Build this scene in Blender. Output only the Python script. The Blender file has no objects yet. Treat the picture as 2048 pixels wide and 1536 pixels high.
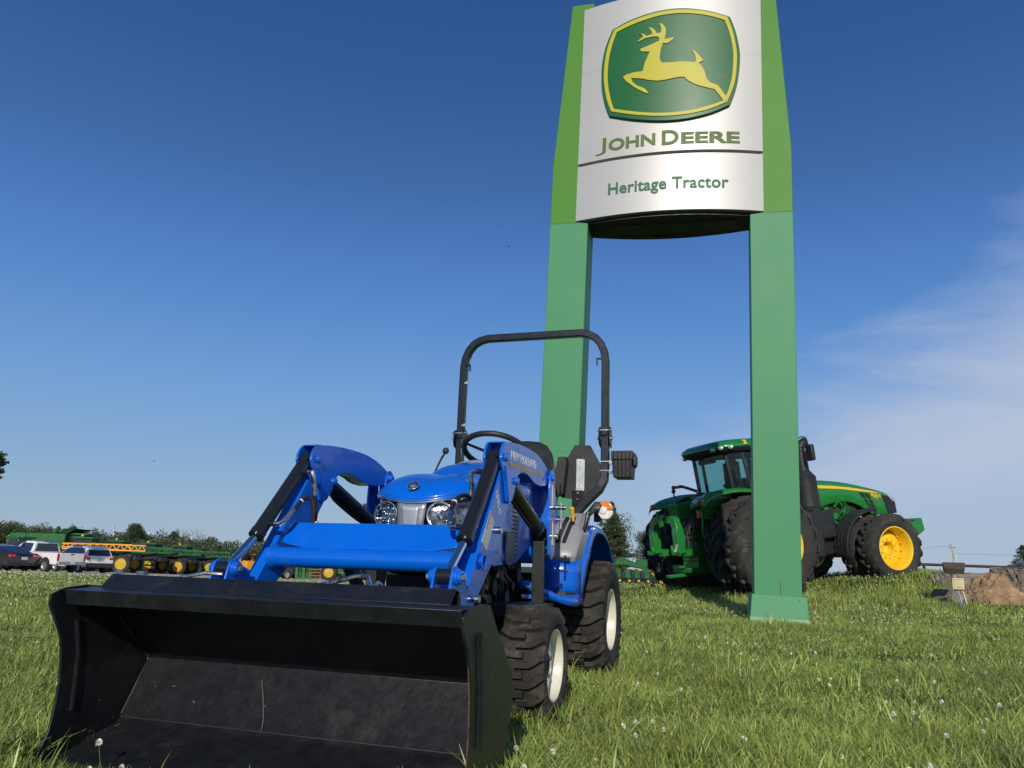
import bpy, bmesh, math, random
import numpy as np
from mathutils import Vector, Matrix
rad = math.radians
sc = bpy.context.scene
random.seed(7)

# ------------------------------------------------------------------ camera
PITCH, ROLL, CAMH, FPX = rad(13.2), rad(1.9), 0.61, 1540.0
cam_f = Vector((0, math.cos(PITCH), math.sin(PITCH)))
cam_u0 = Vector((0, -math.sin(PITCH), math.cos(PITCH)))
cam_x = Vector((1, 0, 0)) * math.cos(ROLL) + cam_u0 * math.sin(ROLL)
cam_u = Vector((-1, 0, 0)) * math.sin(ROLL) + cam_u0 * math.cos(ROLL)
cd = bpy.data.cameras.new('camera'); cam = bpy.data.objects.new('camera', cd); sc.collection.objects.link(cam)
Mx = Matrix((cam_x, cam_u, -cam_f)).transposed().to_4x4(); Mx.translation = (0, 0, CAMH)
cam.matrix_world = Mx
cd.sensor_width = 36; cd.lens = 36 * FPX / 2048; cd.clip_start = .05; cd.clip_end = 20000
sc.camera = cam

# ------------------------------------------------------------------ light
SUN_AZ, SUN_EL = rad(187), rad(25)      # azimuth from +Y towards +X
S = Vector((math.sin(SUN_AZ) * math.cos(SUN_EL), math.cos(SUN_AZ) * math.cos(SUN_EL), math.sin(SUN_EL)))
sl = bpy.data.lights.new('sun', 'SUN'); sl.energy = 3.6; sl.angle = rad(.53); sl.color = (1, .93, .82)
so = bpy.data.objects.new('sun', sl); sc.collection.objects.link(so)
so.rotation_euler = S.to_track_quat('Z', 'Y').to_euler(); so.location = (0, -5, 30)
sc.view_settings.view_transform = 'Standard'; sc.view_settings.look = 'None'
sc.view_settings.exposure = 0.0; sc.view_settings.gamma = 1

w = bpy.data.worlds.new('World'); sc.world = w; w.use_nodes = True
nt = w.node_tree; N = nt.nodes; Lk = nt.links; N.clear()
wo = N.new('ShaderNodeOutputWorld'); bg = N.new('ShaderNodeBackground'); bg.inputs[1].default_value = .08
sky = N.new('ShaderNodeTexSky'); sky.sky_type = 'NISHITA'; sky.sun_disc = False
sky.sun_elevation = SUN_EL; sky.sun_rotation = SUN_AZ; sky.altitude = 300; sky.air_density = 1.0; sky.dust_density = .15; sky.ozone_density = 3.2
tc = N.new('ShaderNodeTexCoord'); sep = N.new('ShaderNodeSeparateXYZ'); Lk.new(tc.outputs['Generated'], sep.inputs[0])
def mth(op, a, b=None, clamp=False, NN=N, LL=Lk):
    m = NN.new('ShaderNodeMath'); m.operation = op; m.use_clamp = clamp
    for i, v in enumerate((a, b)):
        if v is None: continue
        if isinstance(v, (int, float)): m.inputs[i].default_value = v
        else: LL.new(v, m.inputs[i])
    return m.outputs[0]
# thin cirrus low in the sky to the right
mp = N.new('ShaderNodeMapping'); mp.inputs['Scale'].default_value = (1.1, 1.1, 4.2); mp.inputs['Rotation'].default_value = (0, rad(-17), 0)
Lk.new(tc.outputs['Generated'], mp.inputs[0])
n1 = N.new('ShaderNodeTexNoise'); n1.inputs['Scale'].default_value = 1.6; n1.inputs['Detail'].default_value = 7; n1.inputs['Roughness'].default_value = .62
n1.inputs['Distortion'].default_value = .6
Lk.new(mp.outputs[0], n1.inputs[0])
el = sep.outputs[2]
# cloud bank: its upper edge climbs towards +x
sx_ = mth('DIVIDE', sep.outputs[0], mth('MAXIMUM', sep.outputs[1], .05))
T_ = mth('ADD', mth('MULTIPLY', mth('MINIMUM', sx_, 1.2), .45), mth('ADD', .085, mth('MULTIPLY', mth('ADD', n1.outputs[0], -.5), .34)))
body = mth('MULTIPLY', mth('SUBTRACT', T_, el), 6.0, True)
side = mth('MULTIPLY', mth('ADD', sx_, -.02), 5, True)
cl = mth('MULTIPLY', mth('MULTIPLY', mth('MULTIPLY', body, side), mth('ADD', mth('MULTIPLY', el, 5.0), .30, True)), mth('ADD', .10, mth('MULTIPLY', n1.outputs[0], 1.35), True), True)
mix = N.new('ShaderNodeMix'); mix.data_type = 'RGBA'; mix.inputs[7].default_value = (6.3, 7.1, 8.8, 1)
Lk.new(mth('MULTIPLY', cl, .85), mix.inputs[0]); 
hs = N.new('ShaderNodeHueSaturation'); hs.inputs['Saturation'].default_value = 1.12; hs.inputs['Value'].default_value = 1.0
# elevation tint: the air near the horizon is pale blue, not yellow
cr = N.new('ShaderNodeValToRGB'); E_ = cr.color_ramp.elements
E_[0].position = 0; E_[0].color = (.31, .44, .62, 1); E_[1].position = .70; E_[1].color = (.021, .080, .265, 1)
for p_, c_ in ((.05, (.296, .429, .620, 1)), (.137, (.235, .405, .69, 1)), (.205, (.178, .365, .72, 1)), (.304, (.105, .275, .66, 1)), (.396, (.073, .198, .545, 1)), (.452, (.055, .157, .43, 1)), (.555, (.033, .110, .34, 1))):
    q_ = cr.color_ramp.elements.new(p_); q_.color = c_
Lk.new(el, cr.inputs[0]); sc_ = N.new('ShaderNodeVectorMath'); sc_.operation = 'SCALE'; sc_.inputs[3].default_value = 12.0; Lk.new(cr.outputs[0], sc_.inputs[0])
mxs = N.new('ShaderNodeMix'); mxs.data_type = 'RGBA'; mxs.inputs[0].default_value = .8; Lk.new(sky.outputs[0], hs.inputs['Color']); Lk.new(hs.outputs[0], mxs.inputs[6]); Lk.new(sc_.outputs[0], mxs.inputs[7]); Lk.new(mxs.outputs[2], mix.inputs[6])
Lk.new(mix.outputs[2], bg.inputs[0]); Lk.new(bg.outputs[0], wo.inputs[0])

# ------------------------------------------------------------------ helpers
def at(px, py, y):
    'point of the ray through a pixel of the photograph at world depth y'
    d = cam_x * ((px - 1024) / FPX) - cam_u * ((py - 768) / FPX) + cam_f
    return Vector((0, 0, CAMH)) + d * (y / d.y)
def sstep(a, b, v): t = np.clip((v - a) / (b - a), 0, 1); return t * t * (3 - 2 * t)
def H(x, y):
    x = np.asarray(x, float); y = np.asarray(y, float)
    sl_ = .023 + (.013 - .023) * sstep(-5, 10, x)
    t = (y - 16) / 2.5
    z = -sl_ * 2.5 * np.log1p(np.exp(np.clip(t, -30, 30))) - sl_ * 2.5 * np.maximum(t - 30, 0)
    z = np.maximum(z, -7 + .0 * z)
    z = z + .05 * np.exp(-((x - 4) / 4) ** 2 - ((y - 12) / 5) ** 2)
    s2 = np.where(y > 17.5, 8.0, 3.2)
    z = z + .30 * np.exp(-((x - 4.1) / 2.0) ** 2 - ((y - 19.0) / 1.9) ** 2) + .80 * np.exp(-((x - 9.0) / 2.6) ** 2 - ((y - 17.5) / s2) ** 2)
    z = z + .012 * np.sin(x * 1.7 + .5) * np.sin(y * 1.3) * sstep(4, 9, y)
    return z
def Hf(x, y): return float(H(x, y))

def coll(o): sc.collection.objects.link(o); return o
def tag(o, label=None, cat=None, group=None, kind=None):
    for k, v in (('label', label), ('category', cat), ('group', group), ('kind', kind)):
        if v: o[k] = v
    return o
def empty(name, loc=(0, 0, 0), rot=(0, 0, 0), label=None, cat=None, group=None, parent=None):
    o = coll(bpy.data.objects.new(name, None)); o.location = loc; o.rotation_euler = rot; o.empty_display_size = .2
    if parent: o.parent = parent
    return tag(o, label, cat, group)
def copy_tree(o, parent=None):
    c = o.copy(); coll(c)
    if parent: c.parent = parent
    for ch in list(o.children): copy_tree(ch, c)
    return c

class MB:
    def __init__(s): s.bm = bmesh.new()
    def face(s, vs, mi=0):
        try: f = s.bm.faces.new(vs); f.material_index = mi; return f
        except ValueError: return None
    def V(s, co): return s.bm.verts.new(co)
    def box(s, c, d, rot=None, mi=0):
        m = Matrix.Translation(c) @ (rot.to_4x4() if rot else Matrix()) @ Matrix.Diagonal((d[0], d[1], d[2], 1))
        r = bmesh.ops.create_cube(s.bm, size=1, matrix=m)
        if mi:
            for f in {f for v in r['verts'] for f in v.link_faces}: f.material_index = mi
        return s
    def prism(s, pts, ax, a, b, mi=0):
        def P(p, t): return {'x': (t, p[0], p[1]), 'y': (p[0], t, p[1]), 'z': (p[0], p[1], t)}[ax]
        A = [s.V(P(p, a)) for p in pts]; B = [s.V(P(p, b)) for p in pts]; n = len(pts)
        s.face(A, mi); s.face(B[::-1], mi)
        for i in range(n): s.face([A[i], B[i], B[(i + 1) % n], A[(i + 1) % n]], mi)
        return s
    def taper(s, p0, p1, mi=0):
        'loft between two point rings given in 3-D'
        A = [s.V(p) for p in p0]; B = [s.V(p) for p in p1]; n = len(A)
        s.face(A, mi); s.face(B[::-1], mi)
        for i in range(n): s.face([A[i], B[i], B[(i + 1) % n], A[(i + 1) % n]], mi)
        return s
    def tube(s, pts, r, n=10, cap=True, flat=1.0, sq=False, mi=0, up=None):
        pts = [Vector(p) for p in pts]; rs = r if isinstance(r, (list, tuple)) else [r] * len(pts); rings = []
        t0 = (pts[1] - pts[0]).normalized(); ref = Vector(up) if up else (Vector((0, 0, 1)) if abs(t0.z) < .9 else Vector((1, 0, 0)))
        u = (ref - t0 * ref.dot(t0)).normalized()
        for i, p in enumerate(pts):
            t = (pts[min(i + 1, len(pts) - 1)] - pts[max(i - 1, 0)]).normalized()
            u = (u - t * u.dot(t)).normalized(); v = t.cross(u)
            if sq:
                q = [(1, 1), (-1, 1), (-1, -1), (1, -1)]; ring = [s.V(p + (u * a * flat + v * b) * rs[i]) for a, b in q]
            else:
                ring = [s.V(p + (u * math.cos(2 * math.pi * k / n) * flat + v * math.sin(2 * math.pi * k / n)) * rs[i]) for k in range(n)]
            rings.append(ring)
        m = len(rings[0])
        for A, B in zip(rings, rings[1:]):
            for k in range(m): s.face([A[k], A[(k + 1) % m], B[(k + 1) % m], B[k]], mi)
        if cap: s.face(rings[0][::-1], mi); s.face(rings[-1], mi)
        return s
    def lathe(s, prof, o=(0, 0, 0), ax=(1, 0, 0), n=32, mi=0, arc=None):
        'prof = [(distance along axis, radius)]'
        o = Vector(o); a = Vector(ax).normalized(); ref = Vector((0, 0, 1)) if abs(a.z) < .9 else Vector((1, 0, 0))
        u = (ref - a * ref.dot(a)).normalized(); v = a.cross(u); rings = []
        for t, r in prof:
            if r < 1e-6: rings.append([s.V(o + a * t)]); continue
            rings.append([s.V(o + a * t + (u * math.cos(2 * math.pi * k / n) + v * math.sin(2 * math.pi * k / n)) * r) for k in range(n)])
        for A, B in zip(rings, rings[1:]):
            for k in range(n):
                k2 = (k + 1) % n
                if len(A) == 1 and len(B) == 1: continue
                if len(A) == 1: s.face([A[0], B[k2], B[k]], mi)
                elif len(B) == 1: s.face([A[k], A[k2], B[0]], mi)
                else: s.face([A[k], A[k2], B[k2], B[k]], mi)
        return s
    def cyl(s, p0, p1, r, n=16, r1=None, mi=0):
        p0 = Vector(p0); p1 = Vector(p1); L_ = (p1 - p0).length
        return s.lathe([(0, 0), (0, r), (L_, r if r1 is None else r1), (L_, 0)], p0, p1 - p0, n, mi)
    def ell(s, c, r, n=16, mi=0, rot=None):
        m = Matrix.Translation(c) @ (rot.to_4x4() if rot else Matrix()) @ Matrix.Diagonal((r[0], r[1], r[2], 1))
        q = bmesh.ops.create_uvsphere(s.bm, u_segments=n, v_segments=max(6, n // 2), radius=1, matrix=m)
        for f in {f for v in q['verts'] for f in v.link_faces}: f.material_index = mi
        return s
    def grid(s, rows, close=False, mi=0):
        R = [[s.V(p) for p in row] for row in rows]
        for A, B in zip(R, R[1:]):
            m = len(A)
            for k in range(m if close else m - 1): s.face([A[k], A[(k + 1) % m], B[(k + 1) % m], B[k]], mi)
        return s
    def build(s, name, mat, parent=None, sm=35, bev=0, solid=0, seg=2, loc=None, rot=None, sub=0, off=-1):
        bm = s.bm; bmesh.ops.recalc_face_normals(bm, faces=bm.faces)
        me = bpy.data.meshes.new(name); bm.to_mesh(me); bm.free()
        for m_ in (mat if isinstance(mat, (list, tuple)) else [mat]): me.materials.append(m_)
        o = coll(bpy.data.objects.new(name, me))
        if sm: me.shade_smooth(); me.set_sharp_from_angle(angle=rad(sm))
        if parent: o.parent = parent
        if loc: o.location = loc
        if rot: o.rotation_euler = rot
        if sub: md = o.modifiers.new('s', 'SUBSURF'); md.levels = md.render_levels = sub
        if solid: md = o.modifiers.new('t', 'SOLIDIFY'); md.thickness = solid; md.offset = off
        if bev:
            md = o.modifiers.new('b', 'BEVEL'); md.width = bev; md.segments = seg; md.limit_method = 'ANGLE'; md.angle_limit = rad(38)
            md.harden_normals = False
        return o

def text_mesh(body, size, ext=.002, bold=0.0, sx=1.0, mi=0, space=1.0, align='LEFT'):
    'returns bmesh of a text lying in x (right) / y (up), extruded in z'
    cu = bpy.data.curves.new('t', 'FONT'); cu.body = body; cu.size = size; cu.extrude = ext; cu.offset = bold; cu.space_character = space
    cu.align_x = align; cu.resolution_u = 4
    o = bpy.data.objects.new('t', cu); sc.collection.objects.link(o)
    dg = bpy.context.evaluated_depsgraph_get(); me = bpy.data.meshes.new_from_object(o.evaluated_get(dg))
    bm = bmesh.new(); bm.from_mesh(me); bpy.data.objects.remove(o); bpy.data.curves.remove(cu); bpy.data.meshes.remove(me)
    for v in bm.verts: v.co.x *= sx
    return bm
def text_on(body, size, o, ux, uy, mat, parent, name='lettering', ext=.0015, bold=0, sx=1, space=1.0, shear=0, fit=None):
    'text at origin o along ux, up uy'
    bm = text_mesh(body, size, ext, bold, 1, space=space)
    ux = Vector(ux).normalized(); uy = Vector(uy).normalized(); un = ux.cross(uy)
    xs = [v.co.x for v in bm.verts]; ys = [v.co.y for v in bm.verts]
    k = (fit / (max(xs) - min(xs))) if fit else sx
    for v in bm.verts:
        x, y, z = v.co; v.co = Vector(o) + ux * ((x - min(xs)) * k + shear * y) + uy * y + un * z
    m = MB(); m.bm.free(); m.bm = bm
    return m.build(name, mat, parent, sm=0)

def smooth(P, k=4):
    P = [Vector(p) for p in P]; out = []
    for i in range(len(P) - 1):
        a, b, c, d = P[max(i - 1, 0)], P[i], P[i + 1], P[min(i + 2, len(P) - 1)]
        for j in range(k): t = j / k; out.append(.5 * ((2 * b) + (-a + c) * t + (2 * a - 5 * b + 4 * c - d) * t ** 2 + (-a + 3 * b - 3 * c + d) * t ** 3))
    return out + [P[-1]]
# ------------------------------------------------------------------ materials
def lin(r, g, b):
    f = lambda c: (c / 255 / 12.92) if c / 255 <= .04045 else ((c / 255 + .055) / 1.055) ** 2.4
    return (f(r), f(g), f(b))
def mat(name, col, rough=.5, metal=0, coat=0, nz=.12, nscale=6, dirt=None, damt=.0, dscale=4, bump=0, bscale=60, bdist=.01, rvar=.1, spec=.5, island=0, transl=0, scratch=0, up=0, detail=5):
    m = bpy.data.materials.new(name); m.use_nodes = True; t = m.node_tree; n = t.nodes; l = t.links
    p = n['Principled BSDF']; p.inputs['Metallic'].default_value = metal; p.inputs['Specular IOR Level'].default_value = spec
    p.inputs['Coat Weight'].default_value = coat; p.inputs['Coat Roughness'].default_value = .06
    tc = n.new('ShaderNodeTexCoord'); ns = n.new('ShaderNodeTexNoise'); ns.inputs['Scale'].default_value = nscale; ns.inputs['Detail'].default_value = detail
    l.new(tc.outputs['Object'], ns.inputs[0])
    mr = n.new('ShaderNodeMapRange'); mr.inputs[1].default_value = .3; mr.inputs[2].default_value = .7
    mr.inputs[3].default_value = 1 - nz; mr.inputs[4].default_value = 1 + nz; l.new(ns.outputs[0], mr.inputs[0])
    hs = n.new('ShaderNodeHueSaturation'); hs.inputs['Color'].default_value = (*col, 1); l.new(mr.outputs[0], hs.inputs['Value'])
    c = hs.outputs[0]
    if island:
        g = n.new('ShaderNodeNewGeometry'); r2 = n.new('ShaderNodeMapRange'); r2.inputs[3].default_value = 1 - island; r2.inputs[4].default_value = 1 + island
        l.new(g.outputs['Random Per Island'], r2.inputs[0]); h2 = n.new('ShaderNodeHueSaturation'); l.new(c, h2.inputs['Color']); l.new(r2.outputs[0], h2.inputs['Value'])
        r3 = n.new('ShaderNodeMapRange'); r3.inputs[3].default_value = .5 - island * .08; r3.inputs[4].default_value = .5 + island * .05
        w_ = n.new('ShaderNodeMath'); w_.operation = 'FRACT'; w2 = n.new('ShaderNodeMath'); w2.operation = 'MULTIPLY'; w2.inputs[1].default_value = 17.3
        l.new(g.outputs['Random Per Island'], w2.inputs[0]); l.new(w2.outputs[0], w_.inputs[0]); l.new(w_.outputs[0], r3.inputs[0]); l.new(r3.outputs[0], h2.inputs['Hue'])
        c = h2.outputs[0]
    rsock = None
    if dirt:
        nd = n.new('ShaderNodeTexNoise'); nd.inputs['Scale'].default_value = dscale; nd.inputs['Detail'].default_value = 10; nd.inputs['Roughness'].default_value = .72
        l.new(tc.outputs['Object'], nd.inputs[0]); md = n.new('ShaderNodeMapRange'); md.inputs[1].default_value = .62 - damt * .35; md.inputs[2].default_value = .80 - damt * .25
        l.new(nd.outputs[0], md.inputs[0]); mx = n.new('ShaderNodeMix'); mx.data_type = 'RGBA'; mx.inputs[7].default_value = (*dirt, 1)
        mm = n.new('ShaderNodeMath'); mm.operation = 'MULTIPLY'; mm.inputs[1].default_value = min(1, .35 + damt); l.new(md.outputs[0], mm.inputs[0])
        l.new(mm.outputs[0], mx.inputs[0]); l.new(c, mx.inputs[6]); c = mx.outputs[2]
    if scratch:
        ms = n.new('ShaderNodeMapping'); ms.inputs['Scale'].default_value = (40, 34, 5); ms.inputs['Rotation'].default_value = (.12, .3, .2); l.new(tc.outputs['Object'], ms.inputs[0])
        nn = n.new('ShaderNodeTexNoise'); nn.inputs['Scale'].default_value = 3; nn.inputs['Detail'].default_value = 8; nn.inputs['Roughness'].default_value = .8; l.new(ms.outputs[0], nn.inputs[0])
        m2 = n.new('ShaderNodeMapRange'); m2.inputs[1].default_value = .56; m2.inputs[2].default_value = .78; m2.inputs[4].default_value = scratch; l.new(nn.outputs[0], m2.inputs[0])
        mx = n.new('ShaderNodeMix'); mx.data_type = 'RGBA'; mx.inputs[7].default_value = (.085, .082, .075, 1); l.new(m2.outputs[0], mx.inputs[0]); l.new(c, mx.inputs[6]); c = mx.outputs[2]
    l.new(c, p.inputs['Base Color'])
    rr = n.new('ShaderNodeMapRange'); rr.inputs[1].default_value = .3; rr.inputs[2].default_value = .7; rr.inputs[3].default_value = max(.02, rough - rvar); rr.inputs[4].default_value = min(1, rough + rvar)
    n3 = n.new('ShaderNodeTexNoise'); n3.inputs['Scale'].default_value = nscale * 2.3; n3.inputs['Detail'].default_value = 6; l.new(tc.outputs['Object'], n3.inputs[0]); l.new(n3.outputs[0], rr.inputs[0]); l.new(rr.outputs[0], p.inputs['Roughness'])
    if bump:
        nb = n.new('ShaderNodeTexNoise'); nb.inputs['Scale'].default_value = bscale; nb.inputs['Detail'].default_value = 6; l.new(tc.outputs['Object'], nb.inputs[0])
        b = n.new('ShaderNodeBump'); b.inputs['Strength'].default_value = bump; b.inputs['Distance'].default_value = bdist; l.new(nb.outputs[0], b.inputs['Height']); l.new(b.outputs[0], p.inputs['Normal'])
    if transl:
        tr = n.new('ShaderNodeBsdfTranslucent'); l.new(c, tr.inputs[0]); ms = n.new('ShaderNodeMixShader'); ms.inputs[0].default_value = transl
        l.new(p.outputs[0], ms.inputs[1]); l.new(tr.outputs[0], ms.inputs[2]); l.new(ms.outputs[0], n['Material Output'].inputs[0])
    return m
def glass(name, tint=(.5, .6, .6), a=.35, rough=.03):
    m = bpy.data.materials.new(name); m.use_nodes = True; t = m.node_tree; n = t.nodes; l = t.links; n.clear()
    o = n.new('ShaderNodeOutputMaterial'); tr = n.new('ShaderNodeBsdfTransparent'); tr.inputs[0].default_value = (*tint, 1)
    g = n.new('ShaderNodeBsdfGlossy'); g.inputs['Roughness'].default_value = rough; fr = n.new('ShaderNodeLayerWeight'); fr.inputs[0].default_value = .3; p3 = n.new('ShaderNodeMath'); p3.operation = 'POWER'; p3.inputs[1].default_value = 3; l.new(fr.outputs['Facing'], p3.inputs[0])
    ad = n.new('ShaderNodeMath'); ad.operation = 'MULTIPLY_ADD'; ad.inputs[1].default_value = .6; ad.inputs[2].default_value = a + .035; ad.use_clamp = True; l.new(p3.outputs[0], ad.inputs[0])
    mx = n.new('ShaderNodeMixShader'); l.new(ad.outputs[0], mx.inputs[0]); l.new(tr.outputs[0], mx.inputs[1]); l.new(g.outputs[0], mx.inputs[2]); l.new(mx.outputs[0], o.inputs[0])
    return m
DUST = (.22, .17, .11)
BLUE = mat('blue_paint', (.001, .122, .64), .28, coat=.5, nz=.05, dirt=(.05, .10, .25), damt=.08, dscale=9, bump=.02, bscale=300, rvar=.08)
BLACKP = mat('black_paint', (.011, .0125, .015), .30, coat=.15, nz=.08, rvar=.04, scratch=.10, bump=.04, bscale=120)
BUCKET = mat('worn_black_steel', (.009, .0105, .0135), .40, nz=.35, nscale=16, dirt=(.070, .062, .050), damt=.16, dscale=6, scratch=.30, bump=.12, bscale=70, rvar=.05)
PLAST = mat('black_plastic', (.018, .018, .02), .5, nz=.15, bump=.1, bscale=250)
SEATM = mat('seat_vinyl', (.022, .022, .024), .42, nz=.15, bump=.12, bscale=200)
GREYP = mat('grey_plastic', (.27, .275, .28), .42, nz=.05, bump=.05, bscale=250)
STEEL = mat('zinc_steel', (.55, .55, .53), .3, 1, nz=.15, nscale=30, rvar=.12)
CHROME = mat('chrome_rod', (.75, .75, .76), .1, 1, nz=.03, rvar=.04)
RUBBER = mat('tyre_rubber', (.028, .026, .024), .78, nz=.3, nscale=8, dirt=(.17, .14, .10), damt=.30, dscale=11, bump=.3, bscale=45, rvar=.1, spec=.3)
RUBBER2 = mat('tyre_rubber_dusty', (.038, .036, .034), .8, nz=.3, nscale=3, dirt=(.16, .125, .09), damt=.12, dscale=5, bump=.25, bscale=25, rvar=.1, spec=.3)
CREAM = mat('cream_rim', (.66, .64, .52), .35, coat=.2, nz=.04, dirt=DUST, damt=.12, dscale=12)
SILVER = mat('silver_grille', (.55, .58, .62), .3, .75, nz=.05)
REFL = mat('lamp_reflector', (.85, .85, .84), .08, 1, nz=.02, bump=.0)
WHITEL = mat('white_lettering', (.75, .76, .76), .45, nz=.03)
DKFR = mat('dark_frame', (.014, .018, .016), .5, nz=.3, dirt=(.08, .055, .04), damt=.12, dscale=8)
YEL = mat('lever_yellow', (.75, .42, .02), .4, nz=.05)
RED = mat('red_lens', (.45, .02, .015), .2, coat=.5, nz=.1)
ORANGE = mat('amber_lens', (.75, .22, .02), .18, coat=.5, nz=.1, bump=.2, bscale=80)
CLEARL = mat('clear_lens', (.75, .74, .70), .15, coat=.6, nz=.1, bump=.4, bscale=60)
LENS = glass('lamp_glass', (.95, .95, .95), .06)
HOSE = mat('hose_rubber', (.012, .012, .012), .5)
LABELM = mat('decal_white', (.62, .62, .58), .5, nz=.05, dirt=(.2, .2, .2), damt=.1, dscale=40)
# ------------------------------------------------------------------ tyres
def tyre_parts(R, W, rr, lugs, lh, parent, side=1, kind='block', rub=RUBBER, rimm=CREAM, x0=0, c=(0, 0), ax='x', hubr=.35, nseg=64, bolts=8, dish=.25, name='wheel', lugw=.5, yoff=None):
    'wheel with axis x; side=+1 outer face towards +x. returns the wheel (hub) object'
    cy, cz = c
    def prof(t):  # t in -1..1 across -> base radius
        a = abs(t); return (R - lh) * (1 - .045 * a ** 2.5)
    hw = W / 2; Rb = R - lh
    ring = [(-hw * .80, rr * .97), (-hw * .86, rr * 1.06), (-hw * .99, rr + (Rb - rr) * .35), (-hw * 1.0, rr + (Rb - rr) * .62), (-hw * .95, rr + (Rb - rr) * .85), (-hw * .86, Rb * .962)]
    ring += [(hw * t, prof(t)) for t in (-.7, -.45, -.2, 0, .2, .45, .7)]
    ring += [(-a, b) for a, b in ring[5::-1]]
    m = MB(); m.lathe(ring, (x0, cy, cz), (1, 0, 0), nseg)
    def P(x, th, r): return (x0 + x, cy + r * math.sin(th), cz + r * math.cos(th))
    def base(x):
        t = abs(x) / hw
        if t <= .86: return (R - lh) * (1 - .045 * t ** 2.5)
        return Rb * (1 - .036) - (t - .86) / .14 * (Rb - rr) * .20
    def lug(path, w0, w1, th_shift):
        'path [(x,dtheta)]; solid bar over the carcass'
        L_, Rr_ = [], []
        n = len(path); rows = []
        for i, (x, d) in enumerate(path):
            w_ = (w0 + (w1 - w0) * i / (n - 1)) / R
            t = min(1, abs(x) / hw); top = R * (1 - .028 * t ** 3) if t < .9 else base(x) + lh * .75
            b = base(x) - .01
            dx = path[min(i + 1, n - 1)][0] - path[max(i - 1, 0)][0]; dd = (path[min(i + 1, n - 1)][1] - path[max(i - 1, 0)][1]) * R
            k = math.hypot(dx, dd); nx, nd = -dd / k, dx / k
            def q(s_, r, e=1.0): return P(x + nx * w_ * R * s_ * e, th_shift + d + nd * w_ * s_ * e, r)
            rows.append([q(-1, b, 1.25), q(-1, top, .85), q(1, top, .85), q(1, b, 1.25)])
        V = [[m.V(p) for p in row] for row in rows]
        for A, B in zip(V, V[1:]):
            for k in range(3): m.face([A[k], A[k + 1], B[k + 1], B[k]])
        m.face(V[0]); m.face(V[-1][::-1])
    for i in range(lugs):
        for s_ in (-1, 1):
            th = 2 * math.pi * (i + (.5 if s_ > 0 else 0)) / lugs; p_ = 2 * math.pi / lugs
            if kind == 'block':
                path = [(s_ * hw * a, b * p_) for a, b in ((.95, .44), (.82, .36), (.62, .18), (.42, .02), (.2, -.0), (-.16, -.0))]
                lug(path, R * p_ * .18, R * p_ * .18, th)
            else:
                path = [(s_ * hw * a, b * p_) for a, b in ((.97, 1.02), (.9, .86), (.72, .62), (.5, .38), (.25, .16), (.02, -.02))]
                lug(path, R * p_ * .135, R * p_ * .115, th)
    s = side
    hub = MB(); d = W * dish
    hub.lathe([(s * (hw * .9 - d), 0), (s * (hw * .9 - d), rr * hubr)] if R < .5 else [(hw * .9 - d - .16, 0), (hw * .9 - d - .16, rr * hubr * .88), (hw * .9 - d - .02, rr * hubr * .9), (hw * .9 - d, rr * hubr * .92)]); hub.lathe([(s * (hw * .9 - d), rr * hubr), (s * (hw * .9 - d - .004), rr * .72), (s * (hw * .9 - d * 1.25), rr * .86), (s * (hw * .9 - d * 1.3), rr * .93)], (x0, cy, cz), (1, 0, 0), 40)
    w_ = hub.build(name, rimm, parent, sm=40)
    rim = MB(); rim.lathe([(s * hw * .86, rr * 1.02), (s * hw * .90, rr * 1.035), (s * hw * .90, rr * .985), (s * hw * .80, rr * .94), (s * hw * .5, rr * .93), (s * (-hw * .1), rr * .86), (s * (-hw * .5), rr * .86), (s * -hw * .85, rr * .95), (s * -hw * .88, rr * 1.02)], (x0, cy, cz), (1, 0, 0), 48)
    rim.build('rim', rimm, w_, sm=40)
    m.build('tyre', rub, w_, sm=32)
    b = MB(); hx = s * (hw * .9 - d)
    for k in range(bolts):
        a = 2 * math.pi * k / bolts; b.cyl(P(hx - s * .01, a, rr * hubr * 1.25), P(hx + s * (.008 if R < .5 else .03), a, rr * hubr * 1.25), .011 * (R / .3) ** .7, 6)
    if R < .5: pass
    else:
        b.lathe([(hx + .002, rr * hubr * 1.0), (hx + .012, rr * hubr * .98), (hx + .012, rr * hubr * .93), (hx - .02, rr * hubr * .9)], (x0, cy, cz), (1, 0, 0), 28)
        for k in range(14): a = 2 * math.pi * k / 14; b.cyl(P(-hw * .3, a, rr * .82), P(-hw * .3 + .05, a, rr * .82), .012, 6)
    b.build('hub_bolts', rimm, w_)
    return w_

# ------------------------------------------------------------------ compact tractor (local: x right, y back, z up, front axle y=0)
TR = empty('compact_tractor', (-.346, 3.455, 0), (0, 0, -rad(18.01)), 'blue compact tractor with front loader and black bucket parked on the grass', 'tractor')
Rx = lambda a: Matrix.Rotation(a, 3, 'X')
# wheels
for s, rearm in ((1, 0), (-1, 0)):
    tyre_parts(.228, .198, .135, 19, .020, TR, s, 'block', x0=s * .497, c=(0, .222), bolts=5, dish=.18)
    tyre_parts(.330, .282, .165, 22, .026, TR, s, 'block', x0=s * .426, c=(1.41, .322), bolts=6, dish=.22)
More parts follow.
